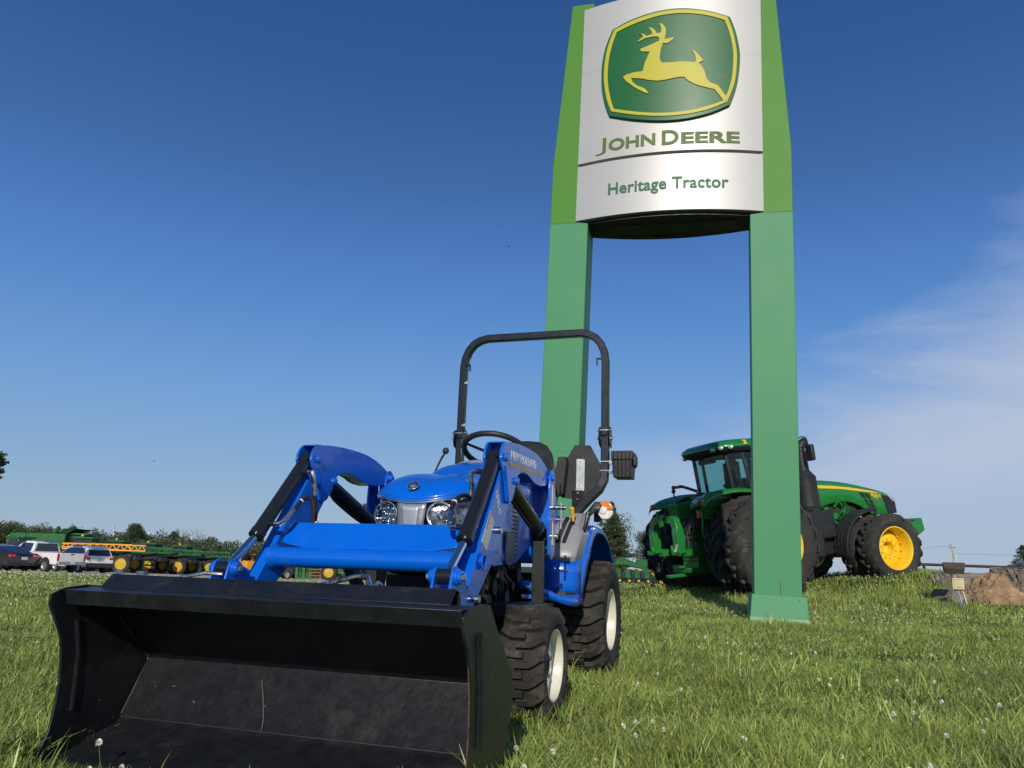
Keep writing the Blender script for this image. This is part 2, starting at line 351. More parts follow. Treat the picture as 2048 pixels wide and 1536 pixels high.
# frame, axles, engine
m = MB(); m.box((-.17, .45, .36), (.05, 1.5, .14)).box((.17, .45, .36), (.05, 1.5, .14)).box((0, -.34, .36), (.36, .05, .16)).box((0, 1.35, .42), (.34, .5, .30))
m.build('frame', DKFR, TR, bev=.004)
m = MB(); m.tube([(-.38, 0, .235), (-.2, 0, .27), (.2, 0, .27), (.38, 0, .235)], .05, 12).tube([(.36, 0, .14), (.36, 0, .33)], .045, 12).tube([(-.36, 0, .14), (-.36, 0, .33)], .045, 12).build('front_axle', DKFR, TR)
m = MB(); m.cyl((-.3, 1.41, .322), (.3, 1.41, .322), .09, 20).build('rear_axle', DKFR, TR)
m = MB(); m.box((0, .22, .52), (.30, .62, .34)).box((0, .75, .50), (.26, .5, .3)); m.build('engine_block', DKFR, TR, bev=.01)
m = MB(); rng = random.Random(3)
for k in range(9):
    y = .05 + k * .08; m.tube([(.19, y, .62 - .02 * (k % 3)), (.235, y + .04, .52), (.21, y + .10, .40)], .010 + .004 * (k % 2), 8)
for k in range(8): m.cyl((.2, .1 + .09 * k, .46 + .05 * (k % 3)), (.255, .1 + .09 * k, .46 + .05 * (k % 3)), .022 + .012 * (k % 2), 10)
m.build('engine_lines', HOSE, TR)
# hydraulic parts near the step
m = MB(); m.box((.31, .50, .40), (.18, .34, .07)).cyl((.27, .36, .30), (.27, .62, .30), .055, 14).box((.33, .18, .42), (.26, .30, .055)); m.build('side_tank', BLACKP, TR, bev=.005)
m = MB(); m.cyl((.36, -.36, .19), (.36, -.22, .27), .034, 14); m.build('drag_link', STEEL, TR)
# nose: silver centre, lamp housings, side panels
def yf(x): return -.175 + .16 * (abs(x) / .255) ** 2.6
def zl(x): return .868 + .045 * (abs(x) / .255) ** 1.6
NX = 25; HW = .255
def rise(d): return float(np.interp(d, [0, .006, .02, .05, .1, .18, .3, .55, .9], [0, .014, .032, .058, .084, .110, .128, .140, .148]))
rows = []
for d in (0, .003, .008, .015, .03, .05, .08, .12, .18, .25, .35, .5, .7, .86):
    row = []
    for i in range(NX):
        u = -1 + 2 * i / (NX - 1); x = HW * u; y = yf(x) + d * (1 if d < .2 else 1) ; y = yf(x) * max(0, 1 - max(0, d - .1) / .4) + d if d > .1 else yf(x) + d
        xx = x * (1 + .02 * min(1, d * 3))
        row.append((xx, y, zl(x) + .03 * min(1, d / .4) + rise(d) * max(0, 1 - abs(u) ** 3.2) ** .55))
    rows.append(row)
m = MB(); m.grid(rows)
# rolled lip below
lip = [[(x * 1.0, yf(x) + e, zl(x) + dz) for x in [-HW + 2 * HW * i / (NX - 1) for i in range(NX)]] for e, dz in ((0, 0), (.002, -.012), (.012, -.014))]
m.grid(lip)
hood = m.build('hood', BLUE, TR, sm=50, solid=.004)
m = MB(); m.grid([[(x, yf(x) - .002, zl(x) - .013 + k) for x in [-HW + 2 * HW * i / (NX - 1) for i in range(NX)]] for k in (-.006, .0)]); m.build('lip_trim', mat('trim_silver', (.35, .37, .4), .25, .8), hood)
# emblem
rot = Rx(rad(46)); e = Vector((-.018, -.146, .925))
m = MB(); m.lathe([(0, 0), (0, .026), (.004, .0275), (.006, .025), (.004, .022), (.004, 0)], e, rot @ Vector((0, 0, 1)), 28)
o = m.build('emblem', mat('emblem_dark', (.03, .05, .12), .2, .3, coat=.6), hood)
m = MB(); X_ = Vector((1, 0, 0)); Y_ = rot @ Vector((0, 1, 0)); Z_ = rot @ Vector((0, 0, 1)); e2 = e + Z_ * .005
for a, L_ in ((-50, .018), (-25, .02), (0, .021), (25, .02), (50, .018)):
    d = X_ * math.sin(rad(a)) + Y_ * math.cos(rad(a)); q = X_ * math.cos(rad(a)) - Y_ * math.sin(rad(a)); b0 = e2 - Y_ * .015
    m.face([m.V(b0), m.V(b0 + d * L_ * .6 + q * .003), m.V(b0 + d * L_ * 1.35), m.V(b0 + d * L_ * .6 - q * .003)])
m.lathe([(0, .0235), (.001, .0255), (0, .0275)], e2, Z_, 28)
m.build('emblem_leaf', SILVER, o, sm=0, solid=.001)
# cowl (raised rear hood)
rows = []
for y, zt, zs, hw_ in ((.22, 1.0, .93, .14), (.25, 1.025, .935, .165), (.30, 1.055, .94, .185), (.36, 1.08, .94, .20), (.44, 1.10, .94, .212), (.54, 1.12, .94, .222), (.66, 1.135, .94, .23), (.70, 1.132, .93, .23), (.71, 1.1, .9, .23)):
    rows.append([(hw_ * u, y, zs + (zt - zs) * max(0, 1 - abs(u) ** 3) ** .5) for u in [-1 + i / 8 for i in range(17)]])
m = MB(); m.grid(rows); m.build('cowl', BLUE, TR, sm=50, solid=.004)
rows = []
for y, zt, hw_ in ((.56, 1.118, .20), (.62, 1.142, .215), (.72, 1.158, .225), (.80, 1.155, .23), (.82, 1.11, .23)):
    rows.append([(hw_ * u, y, .97 + (zt - .97) * max(0, 1 - abs(u) ** 3) ** .45) for u in [-1 + i / 8 for i in range(17)]])
m = MB(); m.grid(rows); m.build('dashboard', GREYP, TR, sm=50, solid=.004)
# nose front: from lip down, split into silver centre and clear lamp housings
def nose(x0, x1, zb, off, n=8, ztop=-.018, bulge=.0):
    rows = []
    for k in range(7):
        t = k / 6; row = []
        for i in range(n + 1):
            x = x0(t) + (x1(t) - x0(t)) * i / n; z = (zl(x) + ztop) * (1 - t) + zb * t
            row.append((x, yf(x) + off - bulge * math.sin(math.pi * t) + .01 * t, z))
        rows.append(row)
    return rows
m = MB(); m.grid(nose(lambda t: -.082 + .012 * t, lambda t: .058 - .022 * t, .70, .004)); g = m.build('grille', SILVER, TR, solid=.006)
m = MB(); m.grid(nose(lambda t: -.058 + .016 * t, lambda t: .028 - .014 * t, .72, -.004, ztop=-.03)); m.build('grille_badge', mat('satin_plate', (.48, .53, .6), .45, .6, nz=.1, dirt=(.55, .48, .36), damt=.30, dscale=22), g, solid=.003)
m = MB(); m.grid(nose(lambda t: -.255, lambda t: -.082 + .012 * t, .60, .03)); m.grid(nose(lambda t: .058 - .022 * t, lambda t: .255, .60, .03)); m.build('lamp_recess', mat('bright_housing', (.40, .42, .45), .15, .92, nz=.6, nscale=28, bump=.5, bscale=25), TR, solid=.004)
for s, cx in ((-1, -.143), (1, .108)):
    c = Vector((cx, -.135, .803)); ax = Vector((s * .12, -1, .0)).normalized()
    m = MB(); m.lathe([(-.05, .012), (-.045, .028), (-.02, .046), (.0, .052), (.006, .053), (.006, .058), (-.02, .060)], c, ax, 32); lamp = m.build('headlight', REFL, TR, sm=60)
    m = MB(); m.lathe([(-.04, 0), (-.01, .006), (.0, .014), (-.004, .016), (-.02, .014)], c, ax, 16)
    for k in range(7):
        a = k * 2 * math.pi / 7 + .3; u = Vector((0, 0, 1)); v = ax.cross(u); p = c + (u * math.cos(a) + v * math.sin(a)) * .031 - ax * .018
        m.ell(p, (.012, .006, .012), 8)
    m.build('bulb_reflectors', REFL, lamp)
    m = MB(); m.lathe([(.004, .053), (.010, .04), (.014, .02), (.015, 0)], c, ax, 28); m.build('lens', LENS, lamp)
    m = MB(); m.lathe([(.0, .0565), (.008, .0575), (.008, .0545), (.002, .053)], c, ax, 32); m.build('bezel', mat('bezel%d' % s, (.7, .7, .7), .15, .9), lamp)
# flank panels of the hood
m = MB()
for s in (-1, 1):
    m.prism([(.02, .90), (.10, .935), (.70, .95), (.72, .70), (.50, .62), (.16, .60), (.05, .66), (-.02, .75)], 'x', s * .246, s * .252)
sp = m.build('side_panel', BLUE, TR, bev=.002)
m = MB()
for k in range(12): m.box((.2545, .46, .66 + .02 * k), (.004, .09, .009))
m.build('side_louvre', PLAST, TR)
m = MB(); m.prism([(.30, .76), (.44, .76), (.44, .62), (.36, .60), (.30, .62)], 'x', .236, .262); m.build('decal_panel', mat('dark_blue', (.006, .035, .14), .35), TR, bev=.003)
# lower nose
rows = []
for z, k in ((.70, 0), (.62, .0), (.575, .012), (.552, .05)):
    rows.append([(x * (1 - k), yf(x) + .012 + k * 1.5, z) for x in [-.25 + .5 * i / 16 for i in range(17)]])
m = MB(); m.grid(rows); m.build('nose_skirt', mat('dark_blue_nose', (.006, .03, .12), .4), TR, solid=.005, sm=60)
m = MB(); m.tube([(-.24, -.30, .62), (-.16, -.30, .5), (-.12, -.28, .38)], .02, sq=True).tube([(.24, -.30, .62), (.16, -.30, .5), (.12, -.28, .38)], .02, sq=True).box((0, -.29, .44), (.34, .02, .14)); m.build('front_guard', DKFR, TR, bev=.003)

# ---------------- loader
boom = [(-.345, 1.077), (-.25, 1.09), (-.15, 1.098), (-.06, 1.1), (.02, 1.1), (.10, 1.096), (.18, 1.084), (.25, 1.066), (.31, 1.045), (.345, 1.02), (.33, .985), (.25, .966), (.17, .958), (.10, .960), (.055, .967), (.02, .978), (-.03, .986), (-.08, .988), (-.13, .98), (-.165, .965), (-.185, .93), (-.205, .89), (-.235, .856), (-.27, .842), (-.295, .85), (-.315, .90), (-.34, .955), (-.375, .985), (-.388, 1.01), (-.38, 1.04), (-.365, 1.062)]
bodyp = [(-.30, 1.082), (-.25, 1.088), (-.15, 1.096), (-.06, 1.098), (.02, 1.098), (.10, 1.094), (.18, 1.082), (.25, 1.064), (.30, 1.045), (.30, .978), (.25, .969), (.17, .961), (.10, .963), (.055, .970), (.02, .981), (-.03, .989), (-.08, .991), (-.13, .983), (-.168, .965), (-.188, .93), (-.208, .89), (-.238, .86), (-.27, .85), (-.28, .9)]
low = [(-.348, .965), (-.621, .574), (-.70, .47), (-.82, .30), (-.845, .22), (-.80, .20), (-.76, .24), (-.588, .47), (-.419, .607), (-.30, .76), (-.235, .85), (-.27, .93)]
for s in (-1, 1):
    cx = s * .418; A = empty('loader_arm', parent=TR)
    m = MB(); m.prism(boom, 'x', cx - .038, cx - .028).prism(boom, 'x', cx + .028, cx + .038).prism(bodyp, 'x', cx - .0275, cx + .0275).prism([(-.352, 1.0785), (-.30, 1.0865), (-.30, 1.0805), (-.352, 1.0725)], 'x', cx - .0275, cx + .0275)
    m.build('upper_boom', BLUE, A, bev=.002)
    m = MB(); m.prism(low, 'x', cx - .026, cx + .026)
    m.lathe([(0, .021), (.006, .031), (.010, .031), (.010, .021), (-.052, .021)], (cx + .029, -.53, .617), (1, 0, 0), 24); m.build('lower_boom', BLUE, A, bev=.002)
    m = MB(); m.lathe([(-.0275, 0), (-.0275, .019), (.0275, .019), (.0275, 0)], (cx, -.53, .617), (1, 0, 0), 20); m.build('boom_hole', PLAST, A) if False else m.bm.free()
    # rib rods on the knee side
    m = MB()
    m.tube([(cx + .04, -.335, .985), (cx + .041, -.315, .93), (cx + .041, -.296, .87), (cx + .04, -.28, .845)], .0028, 8); m.build('knee_weld', BLUE, A)
    # pins
    def pin(name, y, z, r, x0, x1, nut=True, par=A, mm=BLUE):
        q = MB(); q.cyl((x0, y, z), (x1, y, z), r * .62, 18)
        for xe, d in ((x0, -1), (x1, 1)):
            q.lathe([(-.018, 0), (-.018, r), (-.006, r), (-.004, r * .8), (.006, r * .8), (.007, r * .55), (.007, 0)], (xe, y, z), (d, 0, 0), 20)
        oo = q.build(name, mm, par, bev=.001)
        if nut:
            for xe, d in ((x0, -1), (x1, 1)): q = MB(); q.lathe([(.004, 0), (.004, r * .5), (.016, r * .5), (.018, r * .3), (.018, 0)], (xe, y, z), (d, 0, 0), 6); q.build('pin_bolt', STEEL, oo, sm=20)
        return oo
    pin('knee_pin', -.335, 1.018, .019, cx - .044, cx + .044, False)
    pin('lift_pin', -.195, .94, .018, cx - .045, cx + .045, False)
    lx_ = cx - (.012 if s < 0 else 0); pin('linkage_pin', -.79, .565, .027, lx_ - .05, lx_ + .05)
    pin('tower_pin', .325, 1.012, .018, cx - .06, cx + .06, False)
    # linkage ears
    ear = [(-.825, .565), (-.815, .59), (-.79, .600), (-.765, .592), (-.74, .575), (-.70, .56), (-.68, .50), (-.72, .40), (-.86, .38), (-.85, .48)]
    m = MB(); m.prism(ear, 'x', lx_ - .036, lx_ - .027).prism(ear, 'x', lx_ + .027, lx_ + .036).box((lx_, -.75, .45), (.054, .10, .04)); m.build('linkage_bracket', BLUE, A, bev=.002)
    # bucket cylinder
    p0 = Vector((cx, -.352, 1.022)); p1 = Vector((lx_ + (.002 if s < 0 else 0), -.635, .69)); p2 = Vector((cx, -.79, .565)); d = (p1 - p0).normalized()
    p2 = p0 + d * ((p2 - p0).length)
    m = MB(); m.cyl(p0 + d * .025, p1, .0275, 24).cyl(p1 - d * .02, p1 + d * .008, .030, 24).box(p0 + d * .012, (.05, .045, .05), Rx(math.atan2(d.z, -d.y)))
    for t, xx in ((.09, -1), (.38, -1)):
        q = p0 + d * t; side_ = 1 if s < 0 else -1
        m.cyl(q + Vector((side_ * .02, 0, 0)), q + Vector((side_ * .048, 0, 0)), .010, 12)
    bc = m.build('bucket_cylinder', BLACKP, A)
    m = MB(); m.cyl(p1, Vector((lx_, -.775, .577)), .015, 18); m.build('rod', CHROME, bc)
    m = MB(); m.cyl((lx_ - .026, -.79, .565), (lx_ + .026, -.79, .565), .026, 20); m.build('rod_eye', BLACKP, bc)
    # hose fittings and hoses towards the tractor side
    side_ = 1 if s < 0 else -1
    fa = p0 + d * .09 + Vector((side_ * .048, 0, 0)); fb = p0 + d * .38 + Vector((side_ * .048, 0, 0))
    m = MB(); m.tube([fa, fa + Vector((side_ * .02, 0, 0)), fa + Vector((side_ * .026, -.0, -.02)), fa + Vector((side_ * .026, .01, -.05))], [.011, .011, .009, .008], 8).cyl(fa + Vector((side_ * .026, .01, -.04)), fa + Vector((side_ * .027, .02, -.095)), .0105, 10)
    m.build('hose_fitting', STEEL, bc, sm=30); m = MB()
    m.tube([fb, fb + Vector((side_ * .02, 0, 0)), fb + Vector((side_ * .032, .01, .012))], [.011, .010, .009], 8).cyl(fb + Vector((side_ * .03, .008, .01)), fb + Vector((side_ * .048, .05, .058)), .0105, 10)
    m.build('hose_fitting', STEEL, bc, sm=30)
    m = MB(); a0 = fa + Vector((side_ * .027, .02, -.095))
    m.tube([a0, a0 + Vector((.002, .02, -.06)), a0 + Vector((-.006 * side_, .03, -.12)), a0 + Vector((-.02 * side_, .05, -.17))], .0075, 8)
    b0 = fb + Vector((side_ * .048, .05, .058))
    cps = [b0, b0 + Vector((side_ * .006, .03, .035)), b0 + Vector((side_ * .016, .05, .05)), b0 + Vector((side_ * .030, .065, .045)), b0 + Vector((side_ * .040, .07, .01)), b0 + Vector((side_ * .042, .07, -.05)), b0 + Vector((side_ * .04, .06, -.11))]
    if s > 0: cps = [b0 + Vector(q_) for q_ in ((0, 0, 0), (.0, .035, .035), (.004, .08, .062), (.012, .13, .07), (.022, .18, .05), (.03, .22, .0), (.03, .24, -.08))]
    sm_c = []
    for i_ in range(len(cps) - 1):
        P0, P1, P2, P3 = cps[max(i_ - 1, 0)], cps[i_], cps[i_ + 1], cps[min(i_ + 2, len(cps) - 1)]
        for k_ in range(4):
            t_ = k_ / 4; sm_c.append(.5 * ((2 * P1) + (-P0 + P2) * t_ + (2 * P0 - 5 * P1 + 4 * P2 - P3) * t_ ** 2 + (-P0 + 3 * P1 - 3 * P2 + P3) * t_ ** 3))
    sm_c.append(cps[-1]); m.tube(sm_c, .0085, 8); m.build('hose', HOSE, bc)
    m = MB(); m.cyl(sm_c[4], sm_c[5] * .6 + sm_c[4] * .4, .0098, 10); m.build('hose_band', WHITEL, bc); m = MB(); m.cyl(a0 + Vector((.0, .026, -.10)), a0 + Vector((-.003 * side_, .03, -.12)), .0088, 10); m.build('hose_band', WHITEL, bc)
    # lift cylinder
    q0 = Vector((cx, -.19, .935)); q1 = Vector((cx, .29, .775)); dd = (q1 - q0).normalized()
    m = MB(); m.cyl(q0 + dd * .03, q1, .033, 24).cyl(q1 - dd * .015, q1 + dd * .01, .0365, 24).box(q0, (.045, .06, .05)); lc = m.build('lift_cylinder', BLACKP, A)
    m = MB(); m.cyl(q1, q1 + dd * .09, .016, 16); m.build('rod', CHROME, lc)
    m = MB(); m.cyl((cx - .04, .37, .748), (cx + .04, .37, .748), .03, 18).box((cx, .355, .75), (.05, .05, .05)); m.build('rod_eye', DKFR, lc)
    m = MB(); m.tube(smooth([(cx, -.15, .895), (cx, -.12, .872), (cx, -.06, .848), (cx, .10, .797), (cx, .24, .765)]), .0075, 8); m.build('hose', HOSE, lc)
    # thin brace rod under the boom
    # tower
    tw = [(.30, .66), (.285, .78), (.29, .95), (.302, 1.02), (.315, 1.045), (.338, 1.052), (.365, 1.04), (.385, 1.0), (.40, .90), (.402, .70), (.385, .655), (.34, .635)]
    m = MB(); m.prism(tw, 'x', s * .462, s * .472).prism(tw, 'x', s * .375, s * .385); m.box((s * .42, .395, .84), (.08, .008, .30))
    T_ = m.build('loader_tower', BLUE, TR, bev=.002)
    m = MB(); m.prism([(.31, .72), (.385, .72), (.40, .60), (.395, .42), (.30, .42), (.29, .55)], 'x', s * .392, s * .402).prism([(.29, .72), (.30, .42), (.31, .42), (.30, .72)], 'x', s * .395, s * .45)
    m.box((s * .30, .34, .40), (.24, .12, .06)); m.build('mounting_plate', DKFR, TR, bev=.003)
    m = MB(); m.box((s * .473, .345, .93), (.002, .03, .10)); m.build('warning_label', LABELM, T_); m = MB(); m.box((s * .473, .36, .76), (.002, .032, .11)); m.build('warning_label', LABELM, T_)
    m = MB(); m.box((s * .4735, .36, .812), (.002, .032, .014)).box((s * .4735, .345, .975), (.002, .03, .012)); m.build('warning_stripe', RED, T_)
    m = MB(); m.cyl((s * .46, .37, .878), (s * .53, .37, .878), .011, 12).cyl((s * .505, .37, .90), (s * .505, .37, .78), .006, 8).box((s * .49, .37, .825), (.06, .01, .006)); m.cyl((s * .46, .375, .745), (s * .49, .375, .745), .013, 12); m.build('lock_pin', STEEL, T_)
    if s > 0:
        m = MB(); m.prism([(-.543, .687), (-.456, .802), (-.408, .762), (-.483, .655)], 'x', cx + .0265, cx + .0275); dc = m.build('decal', LABELM, A)
        m = MB(); m.prism([(-.505, .737), (-.456, .802), (-.448, .795), (-.497, .730)], 'x', cx + .0276, cx + .0282); m.build('decal_stripe', RED, dc)
        text_on('NEW HOLLAND', .050, (cx + .0384, -.262, 1.021), (0, 1, .01), (0, 0, 1), WHITEL, A, ext=.0005, bold=.0016, space=1.16, fit=.365)
        text_on('100LC', .038, (cx + .0275, -.405, .872), (0, .05, -.075), (0, .075, .05), WHITEL, A, ext=.0004, fit=.10, bold=.0004)
        m = MB(); m.prism([(-.29, 1.006), (.235, 1.018), (.235, 1.006), (-.285, .990)], 'x', cx + .0382, cx + .039); m.build('stripe', mat('gold_stripe', (.55, .33, .10), .35, .3), A)
        m = MB(); m.cyl((cx + .026, -.37, .735), (cx + .045, -.37, .735), .013, 12); m.build('side_bolt', STEEL, A); m = MB(); m.cyl((cx + .026, -.60, .49), (cx + .05, -.60, .49), .012, 12); m.build('side_bolt', STEEL, A)
# cross members
L0 = Vector((0, -.572, .611)); m = MB(); m.cyl((-.392, L0.y, L0.z), (.392, L0.y, L0.z), .0375, 32)
for s in (-1, 1): m.lathe([(0, .046), (.014, .044), (.02, .0375)], (s * .392, L0.y, L0.z), (-s, 0, 0), 28)
m.build('cross_tube', BLUE, TR)
pl = []
for i in range(21):
    x = -.372 + .744 * i / 20; pl.append((x, .0 - .012 - .046 * math.cos(x / .372 * math.pi / 2) ** .8 if abs(x) < .37 else -.012))
top = [(.372, .07), (.35, .085), (-.362, .085), (-.374, .07)]
dirp = Vector((0, -.30, -.40)).normalized(); nrm = Vector((0, -.8, .6)); o0 = Vector((0, -.545, .678))
m = MB(); A = []; B = []
for x, t in pl + top:
    p = o0 - dirp * t; p.x = x; A.append(m.V(p)); B.append(m.V(p - nrm * .008))
m.face(A); m.face(B[::-1])
for i in range(len(A)): m.face([A[i], B[i], B[(i + 1) % len(A)], A[(i + 1) % len(A)]])
m.build('cross_plate', BLUE, TR, bev=.002)

# ---------------- bucket
BW = .672; BL = -.655; BC = (BW + BL) / 2; BWW = (BW - BL) / 2
inner = [(-1.232, .462), (-1.19, .482), (-1.12, .484), (-1.02, .40), (-.865, .258), (-.875, .238), (-.955, .085), (-.975, .065), (-1.38, -.045)]
outerp = [(-1.385, -.052), (-.97, .052), (-.945, .078), (-.858, .24), (-.85, .262), (-1.012, .408), (-1.11, .494), (-1.19, .492)]
def sheet(pts, th):
    'offset a polyline to a thin closed outline'
    out = []
    for i, p in enumerate(pts):
        a = Vector(pts[max(i - 1, 0)]); b = Vector(pts[min(i + 1, len(pts) - 1)]); t = (b - a).normalized(); out.append((p[0] - t.y * th, p[1] + t.x * th))
    return pts + out[::-1]
m = MB()
lipband = [(-1.262, .486), (-1.250, .452)]
m.prism(sheet([(-1.245, .450), (-1.262, .487), (-1.20, .489), (-1.165, .493)], .007), 'x', BL + .012, BW - .012)
m.prism(sheet(inner[1:], .008), 'x', BL + .004, BW - .004)
m.prism(sheet([(-1.172, .494), (-1.128, .535), (-1.105, .528), (-1.09, .47)], .006), 'x', -.60, .59)
for xa, xb in ((-.35, -.25), (-.142, -.04), (.062, .163), (.26, .36)):
    pass
bk = m.build('bucket', BUCKET, TR, bev=.002)
m = MB()
for xa, xb in ((-.35, -.25), (-.142, -.04), (.062, .163), (.26, .36)): m.box(((xa + xb) / 2, -1.205, .4975), (xb - xa, .004, .004))
m.build('lip_slot', mat('slot_black', (.002, .002, .002), .9), bk)
m = MB(); m.prism([(-1.30, -.036), (-1.40, -.063), (-1.40, -.048), (-1.29, -.018)], 'x', BL - .005, BW + .005); m.build('cutting_edge', BUCKET, bk, bev=.002)
sp_ = [(-1.300, .478), (-1.297, .445), (-1.268, .40), (-1.240, .35), (-1.226, .29), (-1.219, .22), (-1.221, .15), (-1.23, .08), (-1.262, .01), (-1.38, -.05), (-.96, .055), (-.91, .12), (-.862, .245), (-.88, .30), (-1.03, .43), (-1.10, .50), (-1.17, .505), (-1.25, .497)]
for s in (-1, 1):
    m = MB(); BX = BC + s * BWW; m.prism(sp_, 'x', BX, BX + s * .009); q = m.build('side_plate', BUCKET, bk, bev=.002)
    m = MB(); m.tube([(BX + s * .012, -1.19, .43), (BX + s * .012, -1.165, .30), (BX + s * .012, -1.155, .15)], .016, 10, flat=.6, up=(1, 0, 0)); m.tube([(BX - s * .002, -1.19, .40), (BX - s * .002, -1.165, .30), (BX - s * .002, -1.158, .13)], .010, 10, flat=.6, up=(1, 0, 0)); m.build('stiffener', BUCKET, q)
m = MB()
for y_, z_ in ((-.858, .250), (-.958, .080)): m.tube([(BL + .01, y_ - .004, z_ + .001), (BW - .01, y_ - .004, z_ + .001)], .003, 8)
m.tube([(BL + .004, -.865, .255), (BL + .004, -1.02, .40), (BL + .004, -1.11, .48)], .0025, 6); m.tube([(BL + .004, -.87, .24), (BL + .004, -.955, .088)], .0025, 6); m.build('weld_seam', PLAST, bk)
m = MB(); rdm = random.Random(12)
for k in range(6):
    x_ = BL + .08 + 1.1 * rdm.random() ** 2.4; t_ = rdm.random(); y_, z_ = (-.872 - .083 * t_, .238 - .15 * t_); q_ = .002 + .004 * rdm.random()
    m.ell((x_, y_ - .001, z_ + .001), (q_ * 1.6, q_ * .35, q_ * .5), 6, rot=Matrix.Rotation(rdm.random() * 3, 3, 'Y'))
m.build('dried_mud', mat('dried_mud', (.10, .08, .055), .9, nz=.3), bk)
m = MB(); m.tube(smooth([(-.16, -.90, .22), (-.135, -.92, .17), (-.11, -.945, .115), (-.10, -.965, .085)]), .0009, 4); m.build('dry_stem', mat('dry_stem', (.22, .18, .12), .8), bk)
# worn steel edge of the right plate
m = MB()
m.tube([(BW + .0045, -1.243, .35), (BW + .0045, -1.229, .29), (BW + .0045, -1.2225, .22), (BW + .0045, -1.2245, .15), (BW + .0045, -1.234, .08)], .0022, 6); m.build('worn_edge', mat('rusty_edge', (.14, .075, .04), .6, .3, nz=.5, nscale=30), bk)
m = MB(); m.tube([(-.42, -1.03, .535), (-.33, -1.02, .552), (-.28, -1.0, .55)], .006, 6); m.tube([(.05, -1.0, .52), (.20, -.98, .56), (.235, -.98, .56), (.27, -1.02, .53)], .0075, 6); m.build('release_handle', STEEL, bk)
m = MB(); m.cyl((-.62, -1.10, .53), (-.60, -1.10, .545), .012, 10).cyl((.30, -1.06, .52), (.32, -1.06, .545), .011, 10).box((-.52, -1.09, .545), (.03, .02, .012)); m.build('bolt_head', STEEL, bk)

